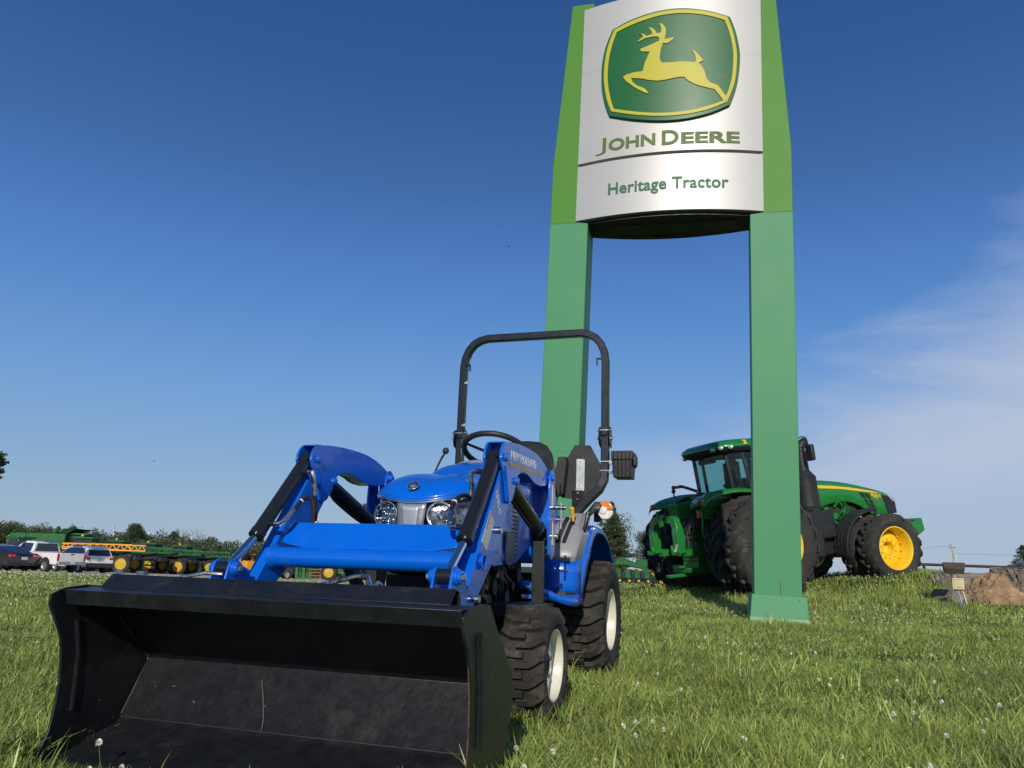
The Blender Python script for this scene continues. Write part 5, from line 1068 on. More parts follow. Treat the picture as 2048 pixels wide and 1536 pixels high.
m.prism([(-.62, 1.20), (-.54, 1.20), (-.42, 1.02), (-.50, 1.0)], 'x', -1.53, -1.522); m.build('coupler_plate', mat('pale_plate', (.55, .55, .5), .4), HC)
m = MB()
for s in (-1, 1):
    m.tube([(-1.36, s * .50, 1.02), (-.9, s * .42, .98), (-.3, s * .38, .82)], .045, sq=True, flat=1.6); m.tube([(-.75, s * .56, 1.0), (-.85, s * .55, 1.4), (-.75, s * .5, 2.0)], .035, 10)
m.tube([(-1.4, 0, 1.7), (-.8, 0, 1.75), (-.4, 0, 1.7)], .035, 10); m.build('lift_linkage', GRN, HC)
m = MB(); m.box((-1.15, 0, .52), (.7, .16, .07)).box((-1.0, 0, .62), (.3, .7, .10)).box((-.75, 0, .68), (.3, .6, .3)).box((-1.2, .0, .70), (.12, .34, .06)); m.build('drawbar', GRN, BT, bev=.012)

# ------------------------------------------------------------------ rocks, fence, lamp box on the right
from mathutils import noise as mnoise
ROCK = mat('tan_rock', (.31, .20, .11), .85, nz=.45, nscale=4.5, detail=12, dirt=(.11, .10, .095), damt=.30, dscale=6, bump=1.0, bscale=7, bdist=.06)
ROCK2 = mat('grey_rock', (.21, .18, .145), .88, nz=.35, nscale=2, detail=10, dirt=(.32, .26, .2), damt=.3, dscale=4, bump=1, bscale=9, bdist=.05)
def rock(name, c, r, seed, mt, label, rotz=0, cuts=(), am=.2):
    m = MB(); bmesh.ops.create_icosphere(m.bm, subdivisions=6, radius=1); off = Vector((seed * 7.3, seed * 3.1, seed))
    C_ = [(Vector(n_).normalized(), l_) for n_, l_ in cuts]
    for v in m.bm.verts:
        p = v.co.copy()
        for _ in range(2):
            for n_, l_ in C_:
                d = p.dot(n_)
                if d > l_: p -= n_ * (d - l_) * .97
        n1_ = mnoise.fractal(p * 1.7 + off, .8, 2.1, 5); n2 = mnoise.ridged_multi_fractal(p * 2.6 + off, .8, 2.2, 5, 1, 2); n3 = mnoise.fractal(p * 6 + off, .5, 2.2, 6); q3 = mnoise.voronoi(p * 2.3 + off)[0]; n4 = min(.25, q3[1] - q3[0])
        p *= 1 + am * .45 * n1_ - am * .30 * n2 + am * .30 * n3 + am * .9 * (n4 - .2)
        v.co = Vector((p.x * r[0], p.y * r[1], p.z * r[2]))
    return tag(m.build(name, mt, None, sm=24, loc=c, rot=(0, 0, rotz)), label, 'rock')
PK_ = (((0, -1, .5), .55), ((.8, -.15, .62), .46), ((-.75, -.1, .75), .52), ((-.9, -.5, -.1), .72), ((0, 0, -1), .5), ((.2, .8, .5), .6), ((.95, -.4, 0), .75))
q = at(1978, 1195, 14.2); rock('boulder', (q.x + .16, q.y, Hf(q.x, q.y) + .0), (.92, .66, .70), 3, ROCK, 'large tan boulder behind the electrical box', .05, PK_, .20)
BK_ = (((0, 0, 1), .55), ((0, -1, .1), .6), ((-.9, -.2, .2), .7), ((.9, 0, .3), .7))
q = at(2052, 1175, 15.4); rock('boulder', (q.x, q.y, Hf(q.x, q.y) + .16), (.8, .5, .52), 8, ROCK2, 'brown grey boulder at the right edge behind the tan boulder', .3, BK_, .22)
q = at(1908, 1190, 13.9); rock('boulder', (q.x - .02, q.y + .15, Hf(q.x, q.y) + .06), (.27, .28, .36), 5, ROCK2, 'small dark blocky rock left of the electrical box', .5, BK_, .18)
q = at(1940, 1158, 15.3); rock('boulder', (q.x - .1, q.y, Hf(q.x, q.y) + .02), (.8, .4, .44), 11, ROCK2, 'flat grey rock under the pipe fence rail', .1, BK_, .18)
q = at(1880, 1150, 17.2); m = MB(); 
m.box((0, 0, 0), (1.3, .2, .2)); o = m.build('timber_edging', mat('dark_timber', (.07, .045, .03), .85, nz=.3, bump=.6, bscale=30), None, bev=.02, loc=(q.x - .15, q.y, q.z - .04), rot=(0, .05, .1)); tag(o, 'dark weathered timber edging on top of the mound', 'timber')
# pipe fence
FN = empty('pipe_fence', (0, 0, 0), label='dark brown pipe rail fence on the rise behind the boulders', cat='fence'); PIPE = mat('brown_pipe', (.03, .018, .016), .5, nz=.2)
def fpt(px, py, y): return at(px, py, y)
A0 = fpt(1780, 1126.5, 19.5); A1 = fpt(2110, 1138, 18.6)
m = MB(); m.tube([A0, A1], .033, 10); m.build('rail', PIPE, FN)
m = MB(); m.tube([A0 - Vector((0, 0, .24)), A1 - Vector((0, 0, .22))], .025, 10); m.build('rail', PIPE, FN)
for px in (1850, 1995, 2100):
    t = (px - 1780) / 330; p = A0.lerp(A1, t); m = MB(); m.cyl((p.x, p.y, Hf(p.x, p.y) - .1), p, .034, 12); m.build('fence_post', PIPE, FN)
# electrical box with floodlight
q = at(1916, 1168, 13.2); gz = Hf(q.x, q.y); E0 = empty('electrical_box', (q.x, q.y, gz), (0, 0, -.45), 'cream electrical box on leaning conduits with a floodlight above', 'electrical box')
CREAMB = mat('cream_box', (.62, .54, .34), .5, nz=.06, dirt=(.4, .3, .15), damt=.15, dscale=14); hb = q.z - gz
m = MB(); m.box((0, 0, hb), (.175, .10, .19)); bxo = m.build('box_body', CREAMB, E0, bev=.008)
m = MB(); m.box((.005, -.055, hb - .01), (.135, .014, .15)).prism([(-.062, hb + .065), (-.066, hb + .085), (-.05, hb + .085), (-.05, hb + .065)], 'x', -.07, .08); m.build('box_door', mat('cream_door', (.60, .48, .25), .45, nz=.06), bxo, bev=.004)
m = MB(); m.box((.005, -.063, hb - .05), (.07, .002, .022)); m.build('box_label', mat('label_grey', (.3, .3, .33), .5), bxo)
CON = mat('conduit_grey', (.50, .50, .48), .45, nz=.05)
for x0, x1, mt_ in ((-.04, .03, mat('conduit_metal', (.30, .32, .34), .35, .6)), (-.01, .06, mat('conduit_metal_pale', (.42, .44, .45), .4, .5)), (.055, .13, CON)):
    m = MB(); m.tube([(x0, 0, hb - .09), ((x0 + x1) / 2, 0, (hb - .1) / 2), (x1, 0, -.06)], .014, 10); m.build('conduit', mt_, E0)
m = MB(); m.cyl((-.03, 0, hb + .09), (-.045, 0, hb + .17), .009, 8); m.build('stem', CON, E0)
BR = mat('bronze_lamp', (.085, .062, .048), .5, nz=.08); zt = hb + .165
m = MB(); m.taper([(-.16, -.04, zt), (.10, -.04, zt), (.10, .12, zt), (-.16, .12, zt)], [(-.185, -.09, zt + .09), (.115, -.09, zt + .09), (.125, .14, zt + .06), (-.195, .14, zt + .06)])
m.taper([(-.186, -.092, zt + .092), (.116, -.092, zt + .092), (.126, .142, zt + .065), (-.196, .142, zt + .065)], [(-.2, .0, zt + .185), (.13, .0, zt + .185), (.13, .14, zt + .175), (-.2, .14, zt + .175)])
m.build('floodlight', BR, E0, bev=.006)
# ------------------------------------------------------------------ trees
def leafcloud(cs, rs_, n, size, seed=0, shell=.55):
    R = np.random.RandomState(seed); cs = np.array(cs, float); rs_ = np.array(rs_, float); wv = rs_.prod(1) ** (2 / 3); idx = R.choice(len(cs), n, p=wv / wv.sum())
    d = R.randn(n, 3); d /= np.linalg.norm(d, axis=1)[:, None]; rr = shell + (1.05 - shell) * R.rand(n) ** .7
    rr = rr * (1 + .16 * np.sin(d[:, 0] * 7 + idx) * np.sin(d[:, 2] * 6 + idx * 2)); P = cs[idx] + d * rr[:, None] * rs_[idx]
    a = R.randn(n, 3) + d * .6; a /= np.linalg.norm(a, axis=1)[:, None]; b = np.cross(a, R.randn(n, 3)); b /= np.linalg.norm(b, axis=1)[:, None]; c = np.cross(a, b)
    s = (size * (.5 + R.rand(n)))[:, None]; V = np.stack([P - b * s, P - c * s * .6, P + b * s, P + c * s * .6], 1).reshape(-1, 3)
    return V, np.arange(n * 4).reshape(-1, 4)
YFAR = mat('shaded_wheel_yellow', (.50, .33, .02), .5, nz=.15)  # wheel yellow darkened: half shadow on the far wheels put into the colour
LEAF = [mat('leaves_dark', (.045, .076, .028), .6, nz=.25, nscale=.3, island=.4, transl=.2), mat('leaves_mid', (.065, .100, .034), .6, nz=.25, nscale=.3, island=.4, transl=.2), mat('leaves_olive', (.090, .100, .042), .6, nz=.25, nscale=.3, island=.4, transl=.2), mat('needles', (.045, .066, .018), .65, nz=.3, nscale=.8, island=.45, transl=.15)]
BARK = mat('bark', (.10, .08, .06), .9, nz=.3, bump=.6, bscale=20); BARKP = mat('pale_bark', (.22, .19, .165), .9, nz=.3)
def tree(name, px, y, topy, wpx, label, lm, kind='round', n=2600, group=None, seed=1, wm=1):
    b = at(px, 1100, y); x = b.x; gz = Hf(x, y); top = at(px, topy, y).z; h = top - gz; r = wpx * y / 1540 / 2; R = random.Random(seed)
    T = empty(name, (x, y, gz), (0, 0, 0), label, 'tree', group); m = MB(); m.tube([(0, 0, -.3), (.02 * h, 0, h * .4), (0, .01 * h, h * .8)], [.035 * h, .024 * h, .008 * h], 8)
    cs, rr = [], []
    if kind == 'round':
        for k in range(16):
            a = R.random() * 6.28; q = R.random() ** .5 * .62; z = .38 + .5 * R.random(); w_ = math.sin(math.pi * min(1, z * .95)) ** .5
            cs.append((r * q * math.cos(a) * w_, r * q * math.sin(a) * w_, h * z)); k_ = .25 + .2 * R.random(); rr.append((r * k_ * 1.2, r * k_ * 1.2, min(h * .16, r * k_ * 1.1)))
            m.tube([(0, 0, h * .3), (cs[-1][0] * .6, cs[-1][1] * .6, cs[-1][2] * .85), cs[-1]], [.012 * h, .008 * h, .003 * h], 5)
        cs.append((0, 0, h * .6)); rr.append((r * .6, r * .6, h * .28)); cs.append((0, 0, h * .88)); rr.append((r * .35, r * .35, h * .11))
    else:
        for k in range(60):
            z = .06 + .90 * (k / 60); w_ = (1 - z) ** .62 * (.72 + .5 * R.random()); a = k * 2.4 + R.random()
            cs.append((r * .62 * w_ * math.cos(a), r * .62 * w_ * math.sin(a), h * z)); rr.append((r * .36 * w_ + .02 * h, r * .36 * w_ + .02 * h, h * .035))
            if k % 2: m.tube([(0, 0, h * (z - .03)), cs[-1]], [.008 * h, .002 * h], 5)
        for k in range(8):
            z = .93 + .009 * k; cs.append((r * .08 * (R.random() - .5), 0, h * z * .99)); rr.append((r * .09, r * .09, h * .02))
    m.build('trunk', BARK, T)
    V, F = leafcloud(cs, rr, int(n * 2.6), h * .0105 if kind == 'round' else h * .0088, seed, .35); c = np_mesh('crown', V, F, lm, smooth=False); c.parent = T
    return T
tree('cedar_tree', 1222, 92, 1003, 105, 'tall ragged cedar tree behind the compact tractor fender', LEAF[3], 'cone', 9000, seed=4)
tree('leafy_tree', 1236, 97, 1025, 92, 'loose branched tree growing up behind the cedar', LEAF[2], 'round', 1500, seed=14)
tree('broadleaf_tree', 1296, 110, 1058, 70, 'rounded green tree left of the large tractor wheels', LEAF[1], 'round', 4500, seed=6)
tree('broadleaf_tree', 1172, 120, 1075, 70, 'dark tree low behind the compact tractor console', LEAF[0], 'round', 3000, seed=16)
tree('evergreen_tree', 2046, 78, 1090, 88, 'dense dark evergreen tree behind the pipe fence at the right edge', LEAF[0], 'cone', 8000, seed=8)
# tall tree whose branch tips enter at the left edge
x = at(-62, 900, 42).x; gz = Hf(x, 42); T = empty('roadside_tree', (x, 42, gz), label='dark leafy tree reaching in at the left edge of the sky', cat='tree')
m = MB(); hz = at(-40, 925, 42).z - gz; m.tube([(0, 0, -.3), (.1, 0, hz * .5), (0, 0, hz)], [.3, .2, .1], 8); R = random.Random(3); cs, rr = [], []
for k in range(26):
    a = R.random() * 6.28; q = 1.7 * R.random() ** .5; z = hz + (R.random() - .5) * 1.6; cs.append((q * math.cos(a), q * math.sin(a), z)); rr.append((.42, .42, .22)); m.tube([(0, 0, hz - .6), cs[-1]], [.05, .015], 5)
m.build('trunk', BARK, T); V, F = leafcloud(cs, rr, 4200, .085, 3, .3); c = np_mesh('crown', V, F, LEAF[0], smooth=False); c.parent = T
# distant wood
R = np.random.RandomState(11); cs, rr = [], []
tops = [(-200, 1040), (0, 1041), (30, 1044), (60, 1050), (90, 1051), (120, 1056), (150, 1060), (180, 1064), (210, 1068), (240, 1066), (300, 1068), (340, 1068), (400, 1072), (430, 1080), (480, 1084), (540, 1088), (640, 1100), (800, 1105), (1000, 1108)]
for row, (dy, lo) in enumerate(((165, 0), (150, 7), (138, 14))):
    px = -220.0
    while px < 1000:
        ty = np.interp(px, [t[0] for t in tops], [t[1] for t in tops]) + lo + R.randn() * 3.0; y = dy + R.randn() * 3; p = at(px, ty, y); gz = Hf(p.x, y); h = p.z - gz; w_ = 1.2 + 1.4 * R.rand()
        cs.append((p.x, y, gz + h * .75)); rr.append((w_ * 1.2, w_, h * .26)); cs.append((p.x + R.randn() * .8, y - .6, gz + h * .4)); rr.append((w_ * 1.4, w_ * 1.2, h * .34))
        for k in range(3): cs.append((p.x + R.randn() * 1.3, y + R.randn() * .6, gz + h * (.55 + .38 * R.rand()))); rr.append((w_ * .5, w_ * .5, w_ * .42))
        px += 9 + 9 * R.rand()
cs = np.array(cs); rr = np.array(rr)
for g, (mt_, nm) in enumerate(((LEAF[0], 'dark'), (LEAF[1], 'mid'), (LEAF[2], 'olive'))):
    k = R.rand(len(cs)) < .5; V, F = leafcloud(cs[k], rr[k], 120000, .165, 20 + g, .4)
    tag(np_mesh('woodland', V, F, mt_, smooth=False), {'dark': 'dark green parts', 'mid': 'mid green parts', 'olive': 'olive green parts'}[nm] + ' of the far tree line', 'trees', kind='stuff')
G2 = None
tree('oak_tree', 266, 148, 1046, 56, 'broad rounded dark tree standing above the far tree line between the turbines', LEAF[0], 'round', 5000, seed=21)
tree('oak_tree', 138, 150, 1047, 38, 'small topped tree above the green harvester', LEAF[0], 'round', 2600, seed=22)
tree('oak_tree', 184, 150, 1053, 36, 'rounded tree left of the nearest wind turbine', LEAF[1], 'round', 2600, seed=23)
tree('oak_tree', 350, 148, 1056, 34, 'dark tree beside the bare branched tree', LEAF[0], 'round', 2200, seed=24)
tree('oak_tree', 12, 140, 1038, 60, 'dense tree at the left end of the far tree line', LEAF[1], 'round', 4000, seed=25)
# bare tree
p = at(377, 1052, 146); gz = Hf(p.x, 146); h = p.z - gz; T = empty('bare_tree', (p.x, 146, gz), label='leafless pale tree in the far tree line', cat='tree'); m = MB(); m.tube([(0, 0, 0), (0, 0, h * .55)], [.22, .14], 6); R = random.Random(5); mb2 = MB()
def br(p0, d, L_, r_, k):
    p1 = p0 + d * L_; mb2.tube([p0, (p0 + p1) / 2 + Vector((R.gauss(0, .05), 0, R.gauss(0, .05))) * L_, p1], [r_, r_ * .8, r_ * .55], 4)
    if k:
        for _ in range(3): br(p1 if _ else p0.lerp(p1, .6), (d + Vector((R.gauss(0, .5), R.gauss(0, .4), R.gauss(.12, .3)))).normalized(), L_ * .7, r_ * .6, k - 1)
for k in range(8): a = -1.35 + 2.7 * k / 7; br(Vector((0, 0, h * (.35 + .02 * k))), Vector((math.sin(a), R.gauss(0, .3), math.cos(a))).normalized(), h * .23, .07, 3)
m.build('trunk', BARKP, T); mb2.build('branches', BARKP, T)
# wind turbines
WT = mat('turbine_white', (.75, .76, .78), .5)
for px, py, ang, lb in ((228, 1056, 35, 'white wind turbine left of the broad rounded tree'), (298, 1061, 8, 'white wind turbine right of the broad rounded tree'), (385, 1066, 50, 'faint white wind turbine behind the bare tree')):
    y = 3000; p = at(px, py, y); T = empty('wind_turbine', (p.x, y, -7), label=lb, cat='wind turbine'); h = p.z + 7
    m = MB(); m.tube([(0, 0, 0), (0, 0, h)], [2.6, 1.6], 10); m.build('tower', WT, T); m = MB(); m.box((0, 1, h), (4, 9, 4)); m.build('nacelle', WT, T, bev=.5)
    for k in range(3):
        a = rad(ang + 120 * k); d = Vector((math.sin(a), 0, math.cos(a))); m = MB(); m.tube([Vector((0, -4, h)), Vector((0, -4, h)) + d * 6, Vector((0, -4, h)) + d * 24], [1.0, 1.6, .4], 8, flat=.4); m.build('blade', WT, T)
# power pole with wires
p = at(1906, 1090, 150); gz = Hf(p.x, 150); UP = empty('utility_pole', (p.x, 150, gz), (0, rad(-1.5), 0), 'pale wooden power pole beyond the pipe fence', 'utility pole'); h = p.z - gz
m = MB(); m.tube([(0, 0, 0), (0, 0, h)], [.19, .13], 10); m.build('pole', mat('weathered_wood', (.42, .38, .32), .8, nz=.2), UP); m = MB(); m.box((0, 0, h - .5), (1.4, .1, .12)).cyl((-.3, 0, h), (-.3, 0, h + .3), .06, 8); m.build('crossarm', BARK, UP)
m = MB(); m.cyl((.45, 0, h - 2.6), (.45, 0, h - 1.7), .25, 12); m.build('transformer', mat('transformer_grey', (.55, .56, .56), .4), UP)
m = MB()
for z0, x1, z1 in ((h - .1, -60, h - 4.2), (h - 1.6, 60, h - 1.2)): m.tube([(0, 0, z0), (x1 / 2, 2, (z0 + z1) / 2 - .8), (x1, 4, z1)], .022, 5)
m.build('wire', mat('wire_grey', (.12, .12, .13), .6), UP)

# ------------------------------------------------------------------ vehicles and machines in the lot
def place(px, y): q = at(px, 1120, y); return (q.x, y, Hf(q.x, y) + .03)
CARG = mat('car_glass', (.02, .025, .03), .06, nz=.0, coat=.5, rvar=.02); TYRE = mat('car_tyre', (.02, .02, .02), .8); ALLOY = mat('alloy', (.45, .45, .46), .35, .8); PLATE = mat('number_plate', (.6, .62, .64), .4); WHITEC = mat('white_car_paint', (.74, .74, .73), .35, coat=.4, nz=.01, rvar=.01); DARKC = mat('dark_car_paint', (.012, .012, .015), .2, coat=.8, nz=.02); CHRB = mat('bumper_silver', (.38, .38, .37), .3, .6); DKB = mat('bumper_dark', (.03, .03, .032), .6)
def wheel_at(par, x, y, R, W, s, rimm=ALLOY):
    m = MB(); m.lathe([(-W / 2, R * .62), (-W / 2, R * .93), (-W * .36, R), (W * .36, R), (W / 2, R * .93), (W / 2, R * .62)], (0, 0, 0), (1, 0, 0), 28); w_ = m.build('tyre', TYRE, None)
    m = MB(); m.lathe([(W * .5 * s, R * .62), (W * .42 * s, R * .58), (W * .3 * s, R * .5), (W * .36 * s, R * .15), (W * .40 * s, 0)], (0, 0, 0), (1, 0, 0), 24); r_ = m.build('wheel', rimm, par, loc=(x, y, R)); w_.parent = r_
    return r_
def arch(ys, R, yr, yf_, zb, top):
    'side profile: bottom line with wheel arches, then the top outline'
    pts = [(yr, zb)]
    for y in ys:
        for k in range(9): a = math.pi - math.pi * k / 8; pts.append((y + R * math.cos(a), max(zb, R * .95 + R * math.sin(a) - .05)))
    return pts + [(yf_, zb)] + top
def green_house(par, prof, w0, w1, mt, zsplit):
    'tapered cabin: prof list of (y,z) outline; narrower at the top'
    z0 = min(p[1] for p in prof); z1 = max(p[1] for p in prof); f = lambda z: (w0 + (w1 - w0) * (z - z0) / (z1 - z0)) / 2
    m = MB(); m.taper([(-f(z), y, z) for y, z in prof], [(f(z), y, z) for y, z in prof]); return m.build('cabin', mt, par, bev=.04, seg=3), f
def side_glass(par, pts, f, name='window'):
    for s in (-1, 1): m = MB(); m.taper([(s * (f(z) + .004), y, z) for y, z in pts], [(s * (f(z) - .02), y, z) for y, z in pts]); m.build(name, CARG, par)
def cross_glass(par, a, b, f, name='rear_window', inset=.08, off=.012):
    (y0, z0), (y1, z1) = a, b; n_ = Vector((0, -(z1 - z0), (y1 - y0))).normalized(); n_ = n_ if n_.y < 0 or name != 'rear_window' else -n_
    P = [(-f(z0) + inset, y0, z0), (f(z0) - inset, y0, z0), (f(z1) - inset, y1, z1), (-f(z1) + inset, y1, z1)]
    m = MB(); m.taper([Vector(p) + n_ * off for p in P], [Vector(p) - n_ * .02 for p in P]); m.build(name, CARG, par, bev=.03)
# pickup
PK = empty('pickup_truck', place(84, 47.5), (0, 0, rad(64)), 'white pickup truck with silver bumper parked between the sedan and the wagon', 'pickup truck'); PK.scale = (.93,) * 3
m = MB(); m.prism(arch((-1.75, 1.95), .50, -2.85, 2.85, .50, [(2.87, .9), (2.75, 1.10), (1.5, 1.18), (1.35, 1.2), (-2.85, 1.2)]), 'x', -.98, .98); m.build('body', WHITEC, PK, bev=.03, seg=3)
cab_, f = green_house(PK, [(-.35, 1.2), (-.30, 1.82), (-.1, 1.90), (.75, 1.90), (1.0, 1.84), (1.75, 1.2)], 1.9, 1.5, WHITEC, 1.2); side_glass(cab_, [(-.15, 1.26), (-.12, 1.76), (.7, 1.78), (.95, 1.70), (1.45, 1.26)], f); cross_glass(cab_, (-.355, 1.27), (-.31, 1.76), f, inset=.14); cross_glass(cab_, (1.02, 1.78), (1.68, 1.26), f, 'windscreen', off=.01)
m = MB(); m.box((0, -1.65, 1.203), (1.7, 2.3, .01)); m.build('bed_liner', DKB, PK)
m = MB(); m.box((0, -2.865, .93), (1.62, .05, .52)); tg = m.build('tailgate', WHITEC, PK, bev=.02); m = MB(); m.box((0, -2.895, 1.12), (.2, .01, .07)); m.build('handle', DKB, tg)
m = MB(); m.box((0, -2.93, .58), (1.9, .18, .20)); bp_ = m.build('bumper', CHRB, PK, bev=.04); m = MB(); m.box((0, -3.025, .60), (.32, .01, .15)); m.build('number_plate', PLATE, bp_)
for s in (-1, 1): m = MB(); m.box((s * .90, -2.86, .95), (.14, .06, .42)); m.build('tail_light', RED, PK, bev=.015)
for s in (-1, 1):
    for y in (-1.75, 1.95): wheel_at(PK, s * .86, y, .40, .27, s)
# wagon / suv
SV = empty('sport_utility_vehicle', place(162, 53), (0, 0, rad(57)), 'white sport utility vehicle with dark rear window and dark lower bumper', 'car')
m = MB(); m.prism(arch((-1.4, 1.4), .40, -2.25, 2.3, .38, [(2.3, .75), (2.1, .98), (1.2, 1.08), (-2.15, 1.08), (-2.27, .85)]), 'x', -.92, .92); m.build('body', WHITEC, SV, bev=.04, seg=3)
cab_, f = green_house(SV, [(-2.18, 1.07), (-2.0, 1.45), (-1.75, 1.68), (-1.3, 1.73), (.2, 1.72), (.55, 1.62), (1.35, 1.07)], 1.8, 1.35, WHITEC, 1.1); side_glass(cab_, [(-1.85, 1.15), (-1.65, 1.50), (-1.3, 1.60), (.2, 1.60), (.5, 1.5), (1.0, 1.15)], f); cross_glass(cab_, (-2.165, 1.12), (-1.98, 1.50), f, inset=.10); cross_glass(cab_, (.62, 1.58), (1.28, 1.12), f, 'windscreen', off=.01)
m = MB(); m.box((0, -2.27, .52), (1.80, .10, .28)); m.build('bumper', DKB, SV, bev=.04); m = MB(); m.box((.0, -2.275, .86), (.34, .03, .14)); m.build('number_plate', PLATE, SV)
for s in (-1, 1):
    m = MB(); m.box((s * .76, -2.24, .93), (.24, .08, .17)); m.build('tail_light', RED, SV, bev=.03)
    m = MB(); m.tube([(s * .62, -1.5, 1.76), (s * .62, .1, 1.75)], .02, 8); m.build('roof_rail', DKB, SV)
    for y in (-1.4, 1.4): wheel_at(SV, s * .80, y, .35, .24, s)
# sedan
SD = empty('sedan', place(-6, 46), (0, 0, rad(66)), 'dark sedan with red tail lights parked at the left edge', 'car')
m = MB(); m.prism(arch((-1.4, 1.45), .38, -2.35, 2.4, .32, [(2.4, .65), (2.2, .82), (1.1, .96), (-1.5, 1.02), (-2.25, 1.0), (-2.38, .75)]), 'x', -.90, .90); m.build('body', DARKC, SD, bev=.06, seg=3)
cab_, f = green_house(SD, [(-2.0, .99), (-1.45, 1.20), (-.9, 1.40), (-.3, 1.46), (.3, 1.42), (1.25, .96)], 1.7, 1.15, DARKC, 1.1); side_glass(cab_, [(-1.35, 1.05), (-.85, 1.32), (-.3, 1.38), (.3, 1.34), (.95, 1.04)], f); cross_glass(cab_, (-1.95, 1.01), (-1.0, 1.37), f, inset=.14); cross_glass(cab_, (.4, 1.38), (1.15, 1.01), f, 'windscreen', off=.01)
m = MB(); m.box((0, -2.385, .72), (.34, .02, .15)); m.build('number_plate', PLATE, SD)
for s in (-1, 1):
    m = MB(); m.box((s * .70, -2.32, .86), (.38, .12, .15)); m.build('tail_light', mat('bright_red_lens', (.75, .03, .04), .2, coat=.6), SD, bev=.03)
    for y in (-1.4, 1.45): wheel_at(SD, s * .78, y, .33, .22, s)
# grey car at the frame edge
GC = empty('parked_car', place(-40, 52), (0, 0, rad(75)), 'silver car cut off by the left edge behind the sedan', 'car')
m = MB(); m.prism(arch((-1.4, 1.45), .40, -2.35, 2.4, .38, [(2.4, .75), (2.2, 1.0), (1.1, 1.1), (-2.2, 1.1), (-2.38, .8)]), 'x', -.90, .90); m.build('body', mat('silver_car', (.45, .45, .44), .3, .5, coat=.5), GC, bev=.05)
cab_, f = green_house(GC, [(-2.2, 1.1), (-2.0, 1.65), (.3, 1.7), (1.2, 1.1)], 1.75, 1.35, DKB, 1.1)
for s in (-1, 1):
    for y in (-1.4, 1.45): wheel_at(GC, s * .78, y, .35, .22, s)

GDK = mat('machine_green_far', (.012, .115, .022), .45, nz=.15, nscale=1); OBM = mat('boom_orange', (.75, .33, .02), .5, nz=.1)
def truss(m, a, b, h_, n_, r_):
    a = Vector(a); b = Vector(b); up_ = Vector((0, 0, h_)); m.tube([a, b], r_, sq=True); m.tube([a + up_ * .9, b + up_ * .55], r_, sq=True)
    for k in range(n_):
        p = a.lerp(b, k / n_); q = a.lerp(b, (k + .5) / n_) + up_ * (.9 - .35 * (k + .5) / n_); e_ = a.lerp(b, (k + 1) / n_); m.tube([p, q], r_ * .6, sq=True); m.tube([q, e_], r_ * .6, sq=True)
def sprayer(loc, label, bm_mat, rot=90, group=None):
    T = empty('crop_sprayer', loc, (0, 0, rad(rot)), label, 'sprayer', group)
    m = MB(); m.box((0, 0, 1.35), (1.3, 5.8, .35)).box((0, -2.3, 1.5), (1.9, .6, .7)); m.build('chassis', BPL, T, bev=.04)
    m = MB(); m.ell((0, -.7, 1.95), (.75, 1.3, .55), 20); m.build('tank', mat('tank_dark', (.03, .035, .03), .5), T)
    m = MB(); m.prism([(-.2, 1.5), (1.0, 1.5), (1.0, 1.9), (.2, 2.05), (-.2, 2.0)], 'x', -.55, .55); m.build('engine_cover', GDK, T, bev=.05)
    m = MB(); m.prism([(1.3, 1.7), (1.2, 2.9), (2.6, 2.9), (3.0, 2.2), (2.7, 1.7)], 'x', -.75, .75); cb = m.build('cab', CARG, T, bev=.06); m = MB(); m.prism([(1.0, 2.92), (1.05, 3.08), (2.7, 3.10), (2.95, 2.95)], 'x', -.85, .85); m.build('cab_roof', GDK, cb, bev=.04)
    m = MB()
    for x in (-.74, .74):
        for y0, y1 in ((1.32, 1.22), (2.0, 2.0), (2.75, 2.65)): m.tube([(x, y0, 1.7), (x, y1, 2.9)], .035, sq=True)
    m.build('cab_pillar', BPL, cb); m = MB(); m.ell((.6, 2.7, 3.2), (.12, .12, .1), 10); m.build('receiver', YLW, cb)
    for s in (-1, 1):
        for y in (-2.0, 2.0): wheel_at(T, s * 1.35, y, .82, .34, s, YFAR)
        m = MB(); truss(m, (s * 1.45, -2.8, 2.0), (s * 1.35, 3.4, 2.15), .55, 9, .055); m.box((s * 1.45, .3, 2.0), (.1, 6.0, .12)); m.build('folded_boom', bm_mat, T)
        m = MB(); m.box((s * 1.1, 2.9, 1.0), (.08, .5, 1.2)); m.build('ladder', GDK, T)
    return T
GS = 'green crop sprayers parked in a row'
sprayer(place(272, 78), 'green crop sprayer nearest the orange boomed sprayer', GDK, 84, GS); sprayer(place(335, 82), 'middle green crop sprayer of the row in the lot', GDK, 84, GS); sprayer(place(398, 86), 'rightmost green crop sprayer of the row with its boom towards the loader arm', GDK, 84, GS)
sprayer(place(212, 72), 'sprayer with folded orange yellow boom behind the white sport utility vehicle', OBM, 92)
